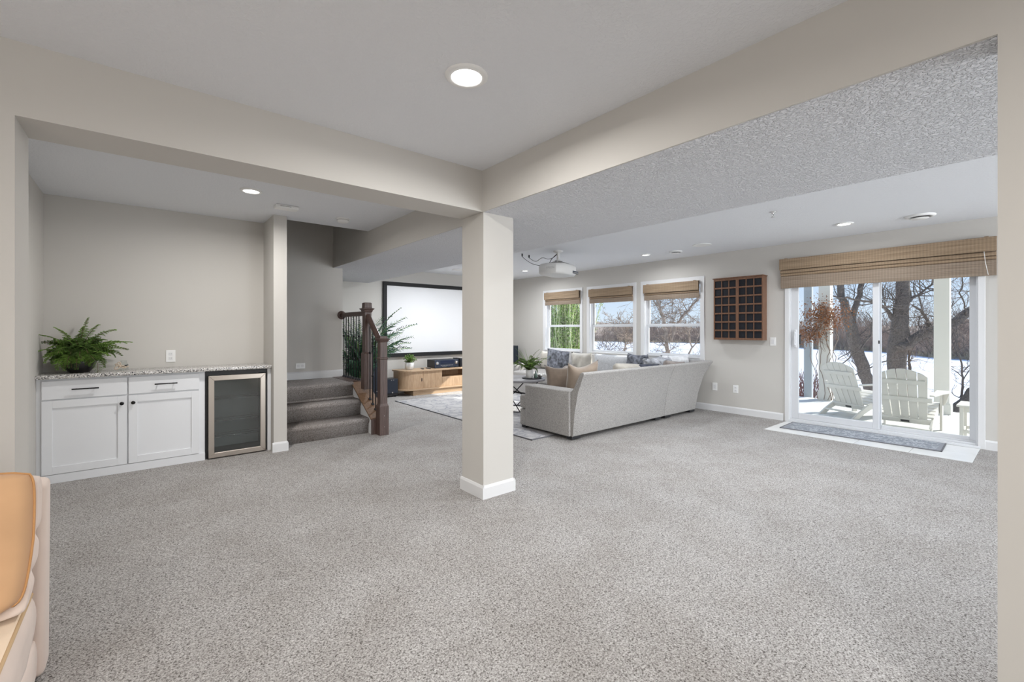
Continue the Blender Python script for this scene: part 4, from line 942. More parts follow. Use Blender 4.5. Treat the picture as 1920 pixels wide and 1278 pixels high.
# ------------------------------------------------------------------ projector
pj = thing('projector', 'white ceiling-mounted projector with lettering and loose black cables', 'projector', (4.80, 4.70, 2.44))
def P3(a, b_, z):           # local frame turned like the body
    return (a, b_, z)
prof = [(-0.205, -0.10), (-0.23, 0.02), (-0.20, 0.13), (-0.10, 0.165), (0.10, 0.165), (0.20, 0.13), (0.23, 0.02), (0.215, -0.10), (0.12, -0.165), (-0.12, -0.165)]
def shell(zs): 
    vs = []; n = len(prof)
    for z, k in zs: vs += [(x * k, y * k, z) for x, y in prof]
    fs = [(i * n + j, i * n + (j + 1) % n, (i + 1) * n + (j + 1) % n, (i + 1) * n + j) for i in range(len(zs) - 1) for j in range(n)]
    return vs, fs + [tuple(range(n))[::-1], tuple((len(zs) - 1) * n + j for j in range(n))]
bd = MB().add(*shell([(-0.335, 0.80), (-0.330, 0.93), (-0.310, 1.0), (-0.225, 1.0), (-0.195, 0.93), (-0.188, 0.86)])).build('housing', 'projector_shell', pj, local=True, bevel=0.006, seg=3)
MB().lathe([(0.075, 0), (0.073, -0.012), (0.045, -0.03), (0.020, -0.034), (0.020, -0.13), (0.036, -0.135), (0.036, -0.15)], 28, caps=False).build('ceiling_mount', 'projector_shell', pj, local=True)
MB().box(-0.07, 0.07, -0.015, 0.015, -0.172, -0.15).box(-0.015, 0.015, -0.07, 0.07, -0.178, -0.16).tube([(-0.06, 0, -0.16), (-0.11, 0.09, -0.192)], 0.006, 6).tube([(0.06, 0, -0.16), (0.12, 0.08, -0.192)], 0.006, 6).tube([(0.05, -0.01, -0.16), (0.10, -0.09, -0.192)], 0.006, 6).build('bracket', 'grey_ink', pj, local=True)
pn = MB().box(0.02, 0.19, -0.172, -0.150, -0.315, -0.275).build('port_panel', 'device_panel', pj, local=True)
mb = MB()
for i in range(7): mb.box(0.03 + i * 0.022, 0.044 + i * 0.022, -0.175, -0.171, -0.308, -0.292)
mb.build('ports', 'chrome', pn, local=True)
MB().lathe([(0.05, 0.160), (0.052, 0.175), (0.045, 0.178), (0.001, 0.172)], 24, (0.08, 0, -0.265), axis='Y').build('lens', 'black_plastic', pj, local=True)
cb = MB()
def smooth(pts, n=6):
    P_ = [Vector(p) for p in pts]; P_ = [P_[0] * 2 - P_[1]] + P_ + [P_[-1] * 2 - P_[-2]]; out = []
    for i in range(1, len(P_) - 2):
        for k in range(n):
            t = k / n; a, b_, c, d = P_[i - 1:i + 3]
            out.append(0.5 * ((2 * b_) + (c - a) * t + (2 * a - 5 * b_ + 4 * c - d) * t * t + (3 * b_ - a - 3 * c + d) * t ** 3))
    return out + [P_[-2]]
cb.tube(smooth([(-0.117, 0.576, 0), (-0.115, 0.57, -0.05), (-0.10, 0.42, -0.16), (-0.12, 0.24, -0.215), (-0.15, 0.14, -0.22)]), 0.004, 6)
cb.tube(smooth([(0.05, 0.56, 0), (0.05, 0.55, -0.05), (0.03, 0.42, -0.115), (0.03, 0.30, -0.07), (0.03, 0.20, -0.10), (0.02, 0.1, -0.09), (0.03, 0.03, -0.04)]), 0.004, 6)
cb.tube(smooth([(0.03, 0.03, -0.03), (-0.05, 0.08, -0.12), (-0.09, 0.10, -0.19)]), 0.005, 6)
cb.tube(smooth([(0.03, -0.02, -0.165), (0.10, -0.06, -0.17), (0.17, -0.12, -0.20), (0.20, -0.18, -0.27), (0.165, -0.19, -0.30)]), 0.004, 6)
cb.build('cable', 'black_plastic', pj, local=True)
for x, y in ((-0.117, 0.576), (0.05, 0.56)): MB().lathe([(0.011, 0), (0.011, -0.035), (0.006, -0.045)], 10, (x, y, 0)).build('cable_plug', 'black_plastic', pj, local=True)
pj.rotation_euler = (0, 0, R(14)); bd.scale = (1.36, 1.3, 1.12); pn.location = (0.04, -0.045, -0.03)
cu = bpy.data.curves.new('lettering', 'FONT'); cu.body = 'EPSON'; cu.size = 0.040; cu.extrude = 0.0008; cu.align_x = 'CENTER'; cu.align_y = 'CENTER'
to = bpy.data.objects.new('lettering', cu); col.objects.link(to)
bpy.context.view_layer.update(); me = bpy.data.meshes.new_from_object(to.evaluated_get(bpy.context.evaluated_depsgraph_get()))
bpy.data.objects.remove(to); me.materials.clear(); me.materials.append(mat('pale_ink', (0.45, 0.44, 0.43), 0.6))
lt = bpy.data.objects.new('lettering', me); col.objects.link(lt); lt.parent = pj
lt.matrix_local = Matrix.Translation((-0.2985, -0.045, -0.285)) @ Matrix.Rotation(R(-78.2), 4, 'Z') @ Matrix.Rotation(R(90), 4, 'X')

# ------------------------------------------------------------------ fern, ribboned jar on the worktop
CZ = 0.892
def pot_bowl(o):
    MB().lathe([(0.062, 0), (0.068, 0.004), (0.098, 0.045), (0.112, 0.088), (0.104, 0.122), (0.086, 0.138), (0.080, 0.134), (0.094, 0.118)], 36, caps=False).build('pot', 'pot_black', o, local=True)
    MB().lathe([(0.096, 0.118), (0.001, 0.128)], 20, caps=False).build('soil', 'soil', o, local=True)
def lim(az, L_, el):
    s_ = math.sin(az)
    if s_ > 0.15: L_ *= max(0.40, 1 - 0.75 * s_)
    if math.cos(az) < -0.3 : L_ *= 0.9
    return az, L_
fc = (-0.425, 5.385, CZ)
fern('potted_fern', fc, 'bushy dark green fern in a black bowl on the granite worktop', pot_bowl, 92, 0.15, 0.33, ('fern_green', 'fern_light'), 0.080, 0.012, (1.2, 2.8), (0.35, 1.5), 12, lim=lim, topz=0.125, lacy=True)
o = [q for q in col.objects if q.get('label', '').startswith('bushy dark green fern')][0]
ms, ml = MB(), MB(); random.seed(3)
md_, ld_ = MB(), MB()
for i in range(46):
    az = random.uniform(0, 6.283); L_ = random.uniform(0.17, 0.27) * (0.75 if math.sin(az) > 0.2 else 1)
    frond(md_, ld_, (random.uniform(-.03, .03), random.uniform(-.03, .03), 0.125), az, random.uniform(0.95, 1.5), L_, random.uniform(0.9, 2.2), 15, 0.085, 0.012, lacy=True, rl=0.9)
q = ld_.build('leaves', 'fern_green', o, local=True, kind='stuff'); md_.build('stems', 'stem_brown', q, local=True, kind='stuff')
for az, el, L_, dr_ in ((0.0, 0.75, 0.38, 1.0), (-0.35, 0.62, 0.36, 1.1), (0.15, 0.95, 0.36, 1.5), (-2.9, 0.7, 0.33, 1.5), (-1.3, 1.4, 0.30, 0.7), (-0.2, 1.25, 0.36, 1.2), (-1.6, 0.6, 0.26, 3.0), (-1.1, 0.7, 0.24, 2.8), (-1.9, 0.7, 0.27, 2.9), (1.0, 1.5, 0.36, 0.5), (-2.4, 1.3, 0.33, 0.9), (-0.7, 1.35, 0.34, 0.8), (-3.0, 1.1, 0.34, 1.1)):
    frond(ms, ml, (0, 0, 0.125), az, el, L_, dr_, 18, 0.055, 0.012, lacy=True)
q = ml.build('leaves', 'fern_light', o, local=True, kind='stuff'); ms.build('stems', 'stem_brown', q, local=True, kind='stuff')

jr = thing('ribboned_jar', 'small clear glass jar tied with a beige ribbon bow beside the fern', 'jar', (-0.165, 5.36, CZ))
MB().lathe([(0.028, 0), (0.033, 0.006), (0.034, 0.055), (0.022, 0.075), (0.022, 0.09), (0.026, 0.092)], 24, (0.03, 0.01, 0), caps=False).build('jar', 'clear_glass', jr, local=True)
MB().lathe([(0.0346, 0.030), (0.0346, 0.042)], 24, (0.03, 0.01, 0), caps=False).build('band', 'ribbon', jr, local=True)
def loop(mb, c, ang, a, b_, tilt=0.0):
    pts = []
    for i in range(15):
        t = -math.pi + 2 * math.pi * i / 14; u = a * (1 + math.cos(t)); v_ = b_ * math.sin(t)
        pts.append((c[0] + u * math.cos(ang) - v_ * math.sin(ang), c[1] + tilt * u, c[2] + u * math.sin(ang) + v_ * math.cos(ang)))
    mb.tube(pts, 0.0048, 8, cap=False)
bw_ = MB(); cc = (0.005, -0.036, 0.046)
loop(bw_, cc, R(218), 0.021, 0.012, -0.2); loop(bw_, cc, R(100), 0.017, 0.010); loop(bw_, cc, R(-22), 0.022, 0.008); loop(bw_, cc, R(150), 0.016, 0.007)
bw_.ball(cc, 0.011)
bw_.build('bow', 'ribbon', jr, local=True)
MB().tube([(0.02, -0.028, 0.044), (0.045, -0.03, 0.048), (0.062, -0.028, 0.054)], [0.003, 0.0045, 0.003], 6).tube([(0.03, -0.028, 0.043), (0.058, -0.03, 0.043)], 0.003, 6).build('dark_bead', 'black_plastic', jr, local=True)

# ------------------------------------------------------------------ low upholstered chair at the left edge of the picture
oc = thing('lounge_chair', 'low blush upholstered lounge chair with peach seat at the left edge', 'chair', (-0.75, 2.1, 0))
def slab(x0, x1, y0, y1, z0, z1, nm, m_, bv, tilt=0.0):
    return MB().add([(x, y + (tilt * (z - z0)), z) for z in (z0, z1) for x, y in ((x0, y0), (x1, y0), (x1, y1), (x0, y1))],
                    [(0, 3, 2, 1), (4, 5, 6, 7), (0, 1, 5, 4), (1, 2, 6, 5), (2, 3, 7, 6), (3, 0, 4, 7)]).build(nm, m_, oc, bevel=bv, seg=5)
slab(-1.28, -0.272, 2.30, 2.42, 0.02, 0.708, 'back_frame', 'blush_cloth', 0.024, 0.06)
def puff(x0, x1, y0, y1, z0, z1, nm, m_, bulge=0.02, par=None, n=10, lean=0.0, yb=1.0, notch=(), taper=0.0, nz=6, sub=0):
    """boxed cushion with bulging sides"""
    nx, ny = n, n; vs = []; ix = {}
    def pt(i, j, k):
        if (i, j, k) in ix: return ix[(i, j, k)]
        a, b_, c = 2 * i / nx - 1, 2 * j / ny - 1, 2 * k / nz - 1
        X_ = (x0 + x1) / 2 + a * (x1 - x0) / 2; Y_ = (y0 + y1) / 2 + b_ * (y1 - y0) / 2; Z_ = (z0 + z1) / 2 + c * (z1 - z0) / 2
        if abs(a) == 1:
            X_ += a * bulge * (1 - c ** 4) * (0.8 + 0.2 * math.sin(9 * b_ + 4 * c + x0)) * (1 - b_ ** 4 * 0.6)
            for nc, dp in notch: X_ -= a * dp * math.exp(-((c - nc) / 0.09) ** 2)
            X_ += a * taper * c
        if abs(b_) == 1: Y_ += b_ * bulge * yb * (1 - c * c) * (0.8 + 0.2 * math.sin(8 * a))
        if abs(c) == 1: Z_ += c * bulge * ((1 - a * a) * (1 - b_ * b_)) ** 0.5 * 1.4
        vs.append((X_, Y_ + lean * (Z_ - z0), Z_)); ix[(i, j, k)] = len(vs) - 1; return ix[(i, j, k)]
    fs = []
    for k, o_ in ((0, 1), (nz, 0)):
        for i in range(nx):
            for j in range(ny): q = [pt(i, j, k), pt(i + 1, j, k), pt(i + 1, j + 1, k), pt(i, j + 1, k)]; fs.append(tuple(q[::-1] if o_ else q))
    for j, o_ in ((0, 0), (ny, 1)):
        for i in range(nx):
            for k in range(nz): q = [pt(i, j, k), pt(i + 1, j, k), pt(i + 1, j, k + 1), pt(i, j, k + 1)]; fs.append(tuple(q[::-1] if o_ else q))
    for i, o_ in ((0, 1), (nx, 0)):
        for j in range(ny):
            for k in range(nz): q = [pt(i, j, k), pt(i, j + 1, k), pt(i, j + 1, k + 1), pt(i, j, k + 1)]; fs.append(tuple(q[::-1] if o_ else q))
    return MB().add(vs, fs, True).build(nm, m_, par if par is not None else oc, bevel=None if sub else 0.012, seg=3, subsurf=sub)
puff(-1.26, -0.300, 1.15, 2.29, 0.17, 0.33, 'seat_cushion', 'blush_cloth', 0.022)
MB().box(-1.25, -0.303, 1.17, 2.27, 0.332, 0.346).build('seat_top', 'peach_cloth', oc, bevel=0.006, seg=2)
puff(-1.26, -0.295, 1.17, 2.31, 0.015, 0.165, 'base', 'blush_cloth', 0.012)
MB().tube([(-0.302, 2.28, 0.338), (-0.302, 1.16, 0.338), (-1.25, 1.15, 0.338)], 0.0065, 8).build('seat_piping', 'tan_piping', oc)
# loose back cushion, leaning
bc = thing('back_cushion', 'orange velvet back cushion with darker piping and blush sides on the low chair', 'cushion', (-0.78, 2.16, 0.345))
puff(-1.26, -0.284, 2.068, 2.150, 0.366, 0.758, 'gusset', 'blush_cloth', 0.016, bc, lean=0.33, yb=0.0, notch=((0.10, 0.013), (-0.48, 0.013)), taper=0.006, nz=30, sub=1)
def leanY(y, z): return y + 0.33 * (z - 0.345)
z0_, z1_ = 0.368, 0.792
vs = []; fs = []; n = 26
for i in range(n + 1):
    for j in range(n + 1):
        a, b_ = 2 * i / n - 1, 2 * j / n - 1; x = -0.765 + a * 0.488 * (1 - 0.02 * max(0, b_) ** 8 - 0.015 * (b_ * b_) - 0.025 * max(0, -b_) - 0.06 * max(0, -b_) ** 7); z = (z0_ + z1_) / 2 + b_ * (z1_ - z0_) / 2
        f_ = ((1 - a ** 4) * (1 - b_ ** 4)) ** 0.5
        zz = z + 0.012 * (1 - a * a) * (1 if b_ > 0 else -1) * abs(b_) ** 3 - (0.012 if b_ > 0 else 0.034) * abs(a) ** (14 if b_ > 0 else 8) * (1 if b_ > 0 else -1) * abs(b_) ** 8
        vs.append((x, leanY(2.052 - 0.055 * f_ - 0.005 * math.sin(3 * a + 17 * b_) * f_ * (1 - b_) * 0.5, zz), zz))
for i in range(n):
    for j in range(n): fs.append((i * (n + 1) + j, (i + 1) * (n + 1) + j, (i + 1) * (n + 1) + j + 1, i * (n + 1) + j + 1))
q = MB().add(vs, fs, True).build('orange_face', 'orange_velvet', bc); md = q.modifiers.new('s', 'SOLIDIFY'); md.thickness = 0.012; md.offset = -1
rim = [vs[0 * (n + 1) + j] for j in range(n + 1)] + [vs[i * (n + 1) + n] for i in range(1, n + 1)] + [vs[n * (n + 1) + j] for j in range(n - 1, -1, -1)] + [vs[i * (n + 1)] for i in range(n - 1, -1, -1)]
MB().tube(rim + [rim[0]], 0.0034, 8, cap=False).build('piping', 'orange_piping', bc)

# ================================================================== OUTSIDE
GZ = -0.13                          # patio level
pb = struct('floor_patio', MB().box(XT + 0.0, 10.50, -2.6, 3.45, GZ - 0.18, GZ - 0.012), 'grout')
nx_, ny_ = 3, 5; px0, px1, py0, py1 = XT + 0.01, 10.50, -2.6, 3.45
for i in range(nx_):
    for j in range(ny_):
        a0 = px0 + (px1 - px0) * i / nx_; a1 = px0 + (px1 - px0) * (i + 1) / nx_; b0 = py0 + (py1 - py0) * j / ny_; b1 = py0 + (py1 - py0) * (j + 1) / ny_
        MB().box(a0 + 0.004, a1 - 0.004, b0 + 0.004, b1 - 0.004, GZ - 0.03, GZ).build('slab', 'patio_slab', pb)
struct('wall_outside', MB().box(XT, XT + 0.03, -5.3, DY0 - 0.06, GZ, 3.0).box(XT, XT + 0.03, DY1 + 0.06, 3.40, GZ, 3.0), 'post_white')

def post(c, label, nm='porch_post', w_=0.095):
    o = thing(nm, label, 'post', c)
    MB().box(-w_, w_, -w_, w_, 0, 2.78).build('shaft', 'post_white', o, local=True, bevel=0.004)
    MB().box(-w_ - 0.018, w_ + 0.018, -w_ - 0.018, w_ + 0.018, 0, 0.16).build('base_trim', 'post_white', o, local=True, bevel=0.004)
    MB().box(-w_ - 0.010, w_ + 0.010, -w_ - 0.010, w_ + 0.010, 0.16, 0.19).build('base_cap', 'post_white', o, local=True, bevel=0.003)
    return o
post((10.37, 2.80, GZ), 'white square porch post wrapped by a dried vine')
post((10.22, 1.12, GZ), 'white square porch post behind the right garden chair')
o = thing('grey_board_post', 'weathered grey square post just left of the vine post', 'post', (10.62, 3.17, GZ - 0.4))
MB().box(-0.05, 0.05, -0.07, 0.07, 0, 3.15).build('shaft', 'post_grey', o, local=True, bevel=0.004)
MB().box(-0.065, 0.065, -0.085, 0.085, 0, 0.12).build('base', 'post_grey', o, local=True, bevel=0.004)
pr_ = struct('ceiling_porch', MB().box(XT + 0.03, 10.55, -2.9, 3.05, GZ + 2.98, GZ + 3.06), 'post_white')
MB().box(10.26, 10.48, -2.9, 3.05, GZ + 2.78, GZ + 2.98).build('beam', 'post_white', pr_)
MB().box(XT + 0.03, 10.48, 2.70, 2.90, GZ + 2.78, GZ + 2.98).build('beam', 'post_white', pr_)

# dried vine on the post
random.seed(77)
vn = thing('dried_vine', 'dead vine with clump of rust brown leaves hanging on porch post', 'vine', (10.25, 2.80, GZ))
ms, ml = MB(), MB()
C0 = px(1545, 592, 8.62); C1 = px(1519, 626, 8.75)
def rnd3(r_): return Vector((random.gauss(0, r_), random.gauss(0, r_), random.gauss(0, r_)))
for i in range(7):
    z = GZ + 0.02; y = 2.80 + random.uniform(-0.16, 0.16); x = 10.245; pts = []
    while z < GZ + random.uniform(1.2, 1.9): pts.append((x - 0.02 * random.random(), y, z)); z += 0.12; y += random.uniform(-0.05, 0.05)
    if len(pts) > 2: ms.tube(pts, 0.006, 4)
for i in range(60):
    c = C0 if i % 3 else C1; a = c + rnd3(0.10); pts = [a]
    d = rnd3(1).normalized() + Vector((0, 0, -0.35))
    for k in range(4): a = a + d * 0.07 + rnd3(0.02); pts.append(a)
    ms.tube(pts, 0.004, 3)
for i in range(2600):
    if random.random() < 0.70: p = C0 + Vector((random.gauss(0, 0.10), random.gauss(0, 0.19), random.gauss(0, 0.145)))
    else: p = C1 + Vector((random.gauss(0, 0.07), random.gauss(0, 0.11), random.gauss(0, 0.09)))
    leaf_blade(ml, p, rnd3(1), rnd3(1).normalized(), random.uniform(0.022, 0.042), random.uniform(0.018, 0.032), 0.3)
ml.build('leaves', 'dry_leaf', vn, kind='stuff'); ms.build('stems', 'twig_brown', vn, kind='stuff')

# ------------------------------------------------------------------ garden chairs with slatted fan backs
def garden_chair(name, label, c, rz, group):
    """local +X is forward; origin on the ground below the foot of the backrest"""
    o = thing(name, label, 'chair', c, group, R(rz))
    B = lambda mb, nm, bv=0.004: mb.build(nm, 'poly_white', o, local=True, bevel=bv, seg=2)
    W2 = 0.27
    for s_ in (-1, 1):      # long side rails: seat beam that curves down to the rear foot
        up = [(0.56, 0.355), (0.40, 0.345), (0.20, 0.285), (0.0, 0.205), (-0.18, 0.10), (-0.33, 0.0)]
        dn = [(-0.19, 0.0), (-0.08, 0.075), (0.06, 0.14), (0.22, 0.195), (0.40, 0.235), (0.56, 0.24)]
        B(MB().prism(up + dn, s_ * W2 - 0.014, s_ * W2 + 0.014, 'Y'), 'side_rail')
        B(MB().box(0.44, 0.53, s_ * (W2 + 0.032) - 0.014, s_ * (W2 + 0.032) + 0.014, 0.0, 0.52), 'front_leg')
        B(MB().prism([(0.452, 0.52), (0.452, 0.33), (0.475, 0.34), (0.51, 0.42), (0.52, 0.52)][::-1], s_ * (W2 + 0.055) - 0.0, s_ * (W2 + 0.10), 'Y') if False else
          MB().prism([(s_ * (W2 + 0.046), 0.52), (s_ * (W2 + 0.046), 0.34), (s_ * (W2 + 0.075), 0.37), (s_ * (W2 + 0.115), 0.52)], 0.475, 0.50, 'X'), 'arm_bracket')
        ap = [(-0.16, s_ * (W2 - 0.01)), (-0.16, s_ * (W2 + 0.04)), (0.20, s_ * (W2 + 0.075)), (0.45, s_ * (W2 + 0.125)), (0.58, s_ * (W2 + 0.115)), (0.60, s_ * (W2 + 0.06)), (0.56, s_ * (W2 - 0.025)), (0.30, s_ * (W2 - 0.015))]
        B(MB().prism(ap, 0.52, 0.542, 'Z'), 'armrest')
    for i in range(6):      # seat slats follow the side rails
        x = 0.045 + i * 0.093; z = 0.207 + 0.15 * min(1, (x / 0.45)) ** 0.95; t = math.atan2(0.155, 0.5) if x < 0.42 else 0.05
        B(MB().box(-0.041, 0.041, -W2 - 0.014, W2 + 0.014, 0, 0.02, Matrix.Translation((x, 0, z)) @ Matrix.Rotation(-t, 4, 'Y')), 'seat_slat')
    B(MB().box(0.56, 0.58, -W2 - 0.014, W2 + 0.014, 0.235, 0.37), 'front_apron')
    lean = R(24); up_ = Vector((-math.sin(lean), 0, math.cos(lean))); nrm = Vector((math.cos(lean), 0, math.sin(lean)))
    Mx = Matrix(((nrm.x, 0, up_.x, 0), (0, 1, 0, 0), (nrm.z, 0, up_.z, 0.17), (0, 0, 0, 1)))
    Mx.translation = Vector((0.0, 0, 0.17))
    for k in range(5):
        yb_ = (k - 2) * 0.089; yt = (k - 2) * 0.105; hb, ht = 0.0405, 0.0485
        arc = lambda y_: 0.768 - 1.55 * y_ * y_
        q = [(yb_ - hb, 0), (yb_ + hb, 0)] + [(yt + ht * t_, arc(yt + ht * t_) - (0.006 if abs(t_) == 1 else 0)) for t_ in (1, 0.8, 0.3, -0.3, -0.8, -1)]
        vs = [Mx @ Vector((d, a, b_)) for d in (0, 0.018) for a, b_ in q]; n_ = len(q)
        fs = [tuple(range(n_))[::-1], tuple(range(n_, 2 * n_))] + [(i, (i + 1) % n_, (i + 1) % n_ + n_, i + n_) for i in range(n_)]
        B(MB().add(vs, fs), 'back_slat', 0.002)
    for z, hw in ((0.33, W2 + 0.015), (0.585, 0.235)): B(MB().box(-0.024, 0.0, -hw, hw, z - 0.03, z + 0.03, Mx), 'back_brace')
    B(MB().box(-0.03, 0.0, -W2, W2, -0.035, 0.035, Mx), 'lower_brace')
    MB().box(-0.036, -0.029, -0.045, 0.045, -0.014, 0.012, Mx).build('nameplate', 'black_plastic', o, local=True)
    B(MB().box(-0.20, -0.165, -W2, W2, 0.075, 0.10), 'rear_stretcher')
    return o
GC = 'white slatted garden chairs on the patio'
garden_chair('garden_chair', 'white slatted garden chair in front of the vine post, turned sideways', (8.77, 2.04, GZ), -25, GC)
garden_chair('garden_chair', 'white slatted garden chair seen from behind in the right door pane', (7.99, 1.24, GZ), 0, GC)
o = thing('side_table', 'small white patio side table at the right edge of the door glass', 'table', (8.08, 0.50, GZ))
tw = 0.235
MB().box(-tw, tw, -tw, tw, 0.425, 0.450).build('table_top', 'poly_white', o, local=True, bevel=0.004)
for sx_ in (-1, 1):
    for sy_ in (-1, 1): MB().box(sx_ * 0.19 - 0.025, sx_ * 0.19 + 0.025, sy_ * 0.19 - 0.018, sy_ * 0.19 + 0.018, 0, 0.425).build('leg', 'poly_white', o, local=True, bevel=0.003)
    MB().box(sx_ * 0.19 - 0.012, sx_ * 0.19 + 0.012, -0.172, 0.172, 0.36, 0.425).build('apron', 'poly_white', o, local=True)
    MB().box(sx_ * 0.19 - 0.012, sx_ * 0.19 + 0.012, -0.172, 0.172, 0.10, 0.14).build('stretcher', 'poly_white', o, local=True)
for s_ in (-1, 1):
    MB().box(-0.165, 0.165, s_ * 0.19 - 0.010, s_ * 0.19 + 0.010, 0.36, 0.425).build('apron', 'poly_white', o, local=True)
    MB().box(-0.165, 0.165, s_ * 0.19 - 0.010, s_ * 0.19 + 0.010, 0.10, 0.14).build('stretcher', 'poly_white', o, local=True)

# ------------------------------------------------------------------ snowy ground, frozen lake, far shore
LZ = -2.1
def sheet(fx, nx1, ny1, x0, x1, y0, y1):
    vs = []; fs = []
    for i in range(nx1 + 1):
        for j in range(ny1 + 1):
            x = x0 + (x1 - x0) * i / nx1; y = y0 + (y1 - y0) * j / ny1; vs.append((x, y, fx(x, y)))
    for i in range(nx1):
        for j in range(ny1): a = i * (ny1 + 1) + j; fs.append((a, a + ny1 + 1, a + ny1 + 2, a + 1))
    return MB().add(vs, fs, True)
def gz(x, y):
    t = max(0, min(1, (x - 10.5) / 6.0)); return GZ - 0.10 + (LZ - GZ + 0.10) * (t * t * (3 - 2 * t)) ** 0.75 + 0.04 * math.sin(x * 2.1 + y) * math.sin(y * 1.3)
struct('floor_bank', sheet(gz, 26, 60, 7.0, 18.5, -14, 30), 'snow')
struct('floor_lake', MB().box(17.5, 420, -220, 420, LZ - 0.3, LZ), 'snow')
# far shore: follows the sight lines of the photograph's panes from near (right) to far (left)
random.seed(13)
def shore_dist(ang):      # ang in degrees from +X towards +Y
    return 64 + 45 * max(0.0, min(1.0, (ang - 2) / 22.0)) + 14 * max(0.0, min(1.0, (ang - 24) / 20.0)) + 2.5 * math.sin(ang * 0.7)
vs = []; fs = []; NA, ND = 110, 7
for i in range(NA + 1):
    ang = -45 + 135 * i / NA; D = shore_dist(ang); c_, s_ = math.cos(R(ang)), math.sin(R(ang))
    for k in range(ND + 1):
        d = D + (0, 1.5, 5, 11, 20, 34, 60, 120)[k]; z = LZ + (0, 0.5, 1.2, 2.3, 3.5, 4.4, 4.9, 4.5)[k] * (1 + 0.22 * math.sin(ang * 0.33 + 1) + 0.1 * math.sin(ang * 1.3))
        vs.append((d * c_, d * s_, z - (0.1 if k == 0 else 0)))
for i in range(NA):
    for k in range(ND): a = i * (ND + 1) + k; fs.append((a, a + ND + 1, a + ND + 2, a + 1))
fb = struct('floor_far_shore', MB().add(vs, fs, True), 'far_bank')
mr = MB(); mbr = MB(); mdk = MB()
for i in range(9500):
    ang = random.uniform(-16, 62); D = shore_dist(ang); off = random.choice((1, 3, 6, 11, 17, 24)) * random.uniform(0.6, 1.2)
    d = D + off; base = Vector((d * math.cos(R(ang)), d * math.sin(R(ang)), LZ + 0.25 + off * 0.16)); hgt = random.uniform(0.8, 2.6) * (1 + 0.35 * math.sin(ang * 0.6)) * (1.0 if random.random() < .93 else 1.7)
    tgt = mbr if random.random() < 0.72 else mdk; sdir = Vector((-math.sin(R(ang)), math.cos(R(ang)), 0))
    for k in range(5):
        l_ = sdir * random.uniform(-0.45, 0.45) * hgt; t_ = base + l_ + Vector((0, 0, hgt * random.uniform(0.5, 1))); w_ = sdir * 0.022
        tgt.add([base - w_ * 1.5, base + w_ * 1.5, t_ + w_ * 0.3, t_ - w_ * 0.3], [(0, 1, 2, 3)])
for i in range(2600):
    ang = random.uniform(-16, 62); d = shore_dist(ang) + random.uniform(0, 1.5); b_ = Vector((d * math.cos(R(ang)), d * math.sin(R(ang)), LZ)); sdir = Vector((-math.sin(R(ang)), math.cos(R(ang)), 0)); h_ = random.uniform(0.5, 1.1)
    mr.add([b_ - sdir * 0.06, b_ + sdir * 0.06, b_ + sdir * random.uniform(-.3, .3) + Vector((0, 0, h_))], [(0, 1, 2)])
def stuff(mb, nm, m_, label, cat): o = mb.build(nm, m_, kind='stuff'); return tag(o, label, cat)
stuff(mbr, 'far_brush', 'brush_brown', 'brown leafless brush and trees along the far lake shore', 'brush')
stuff(mdk, 'far_thicket', 'twig_brown', 'darker grey bare thickets among the far shore brush', 'brush')
stuff(mr, 'far_reeds', 'reeds', 'strip of dry tan reeds at the far edge of the ice', 'reeds')

# ------------------------------------------------------------------ near trees
def grow(mb, p, d, L_, r_, depth, wig=0.25, up=0.08, split=(2, 3), sides=5, shrink=0.72, seglen=4, spread=0.75, tw=None, minr=0.0035):
    pts = [p.copy()]; rr = [r_]; q = p.copy(); dd = d.normalized()
    for i in range(seglen):
        dd = (dd + rnd3(wig * 0.5) + Vector((0, 0, up))).normalized(); q = q + dd * L_ / seglen; pts.append(q.copy()); rr.append(max(minr, r_ * (1 - 0.45 * (i + 1) / seglen)))
    (mb if (depth > 1 or tw is None) else tw).tube(pts, rr, max(3, sides), cap=False)
    if depth <= 0: return
    for k in range(random.randint(*split)):
        j = random.randint(1, seglen); a = (dd + rnd3(spread)).normalized()
        grow(mb, pts[j], a, L_ * shrink * random.uniform(0.75, 1.15), max(minr, rr[j] * 0.62), depth - 1, wig, up, split, max(3, sides - 1), shrink, seglen, spread, tw, minr)
def limb_path(mb, pts, rr, sides=10, rough=0.0):
    P_ = []; Q_ = []
    for i in range(len(pts) - 1):
        for k in range(3):
            t = k / 3; P_.append(pts[i].lerp(pts[i + 1], t) + rnd3(rough)); Q_.append(rr[i] * (1 - t) + rr[i + 1] * t)
    P_.append(pts[-1]); Q_.append(rr[-1]); mb.tube(P_, Q_, sides); return P_, Q_
def tree(name, label, paths, bark, twigm, seed, ntw, Ltw=0.9, depth=3, up=0.05, wig=0.35, spread=0.8, twr=0.028, ph=None, cat='tree', minr=0.0045, frac=0.2):
    random.seed(seed); root = thing(name, label, cat, paths[0][0][0].copy())
    tk, br, tw = MB(), MB(), MB(); allp = []
    for k, (pts, rr) in enumerate(paths):
        P_, Q_ = limb_path(tk if k == 0 else br, pts, rr, 12 if k == 0 else 9, 0.012)
        allp += [(P_[i], Q_[i], (P_[min(i + 1, len(P_) - 1)] - P_[max(i - 1, 0)])) for i in range(int(len(P_) * frac), len(P_))]
    for i in range(ntw):
        p, r_, d = random.choice(allp); a = rnd3(1); a.x *= 0.8; a = (a.normalized() + d.normalized() * 0.5 + Vector((0, 0, 0.25))).normalized()
        grow(br, p, a, Ltw * random.uniform(0.6, 1.3), min(twr, r_ * 0.5), depth, wig, up, (2, 3), 5, 0.72, 4, spread, tw, minr)
    tk.build('trunk', bark, root); 
    if br.v: br.build('branches', bark, root, kind='stuff')
    if tw.v: tw.build('twigs', twigm, root, kind='stuff')
    return root
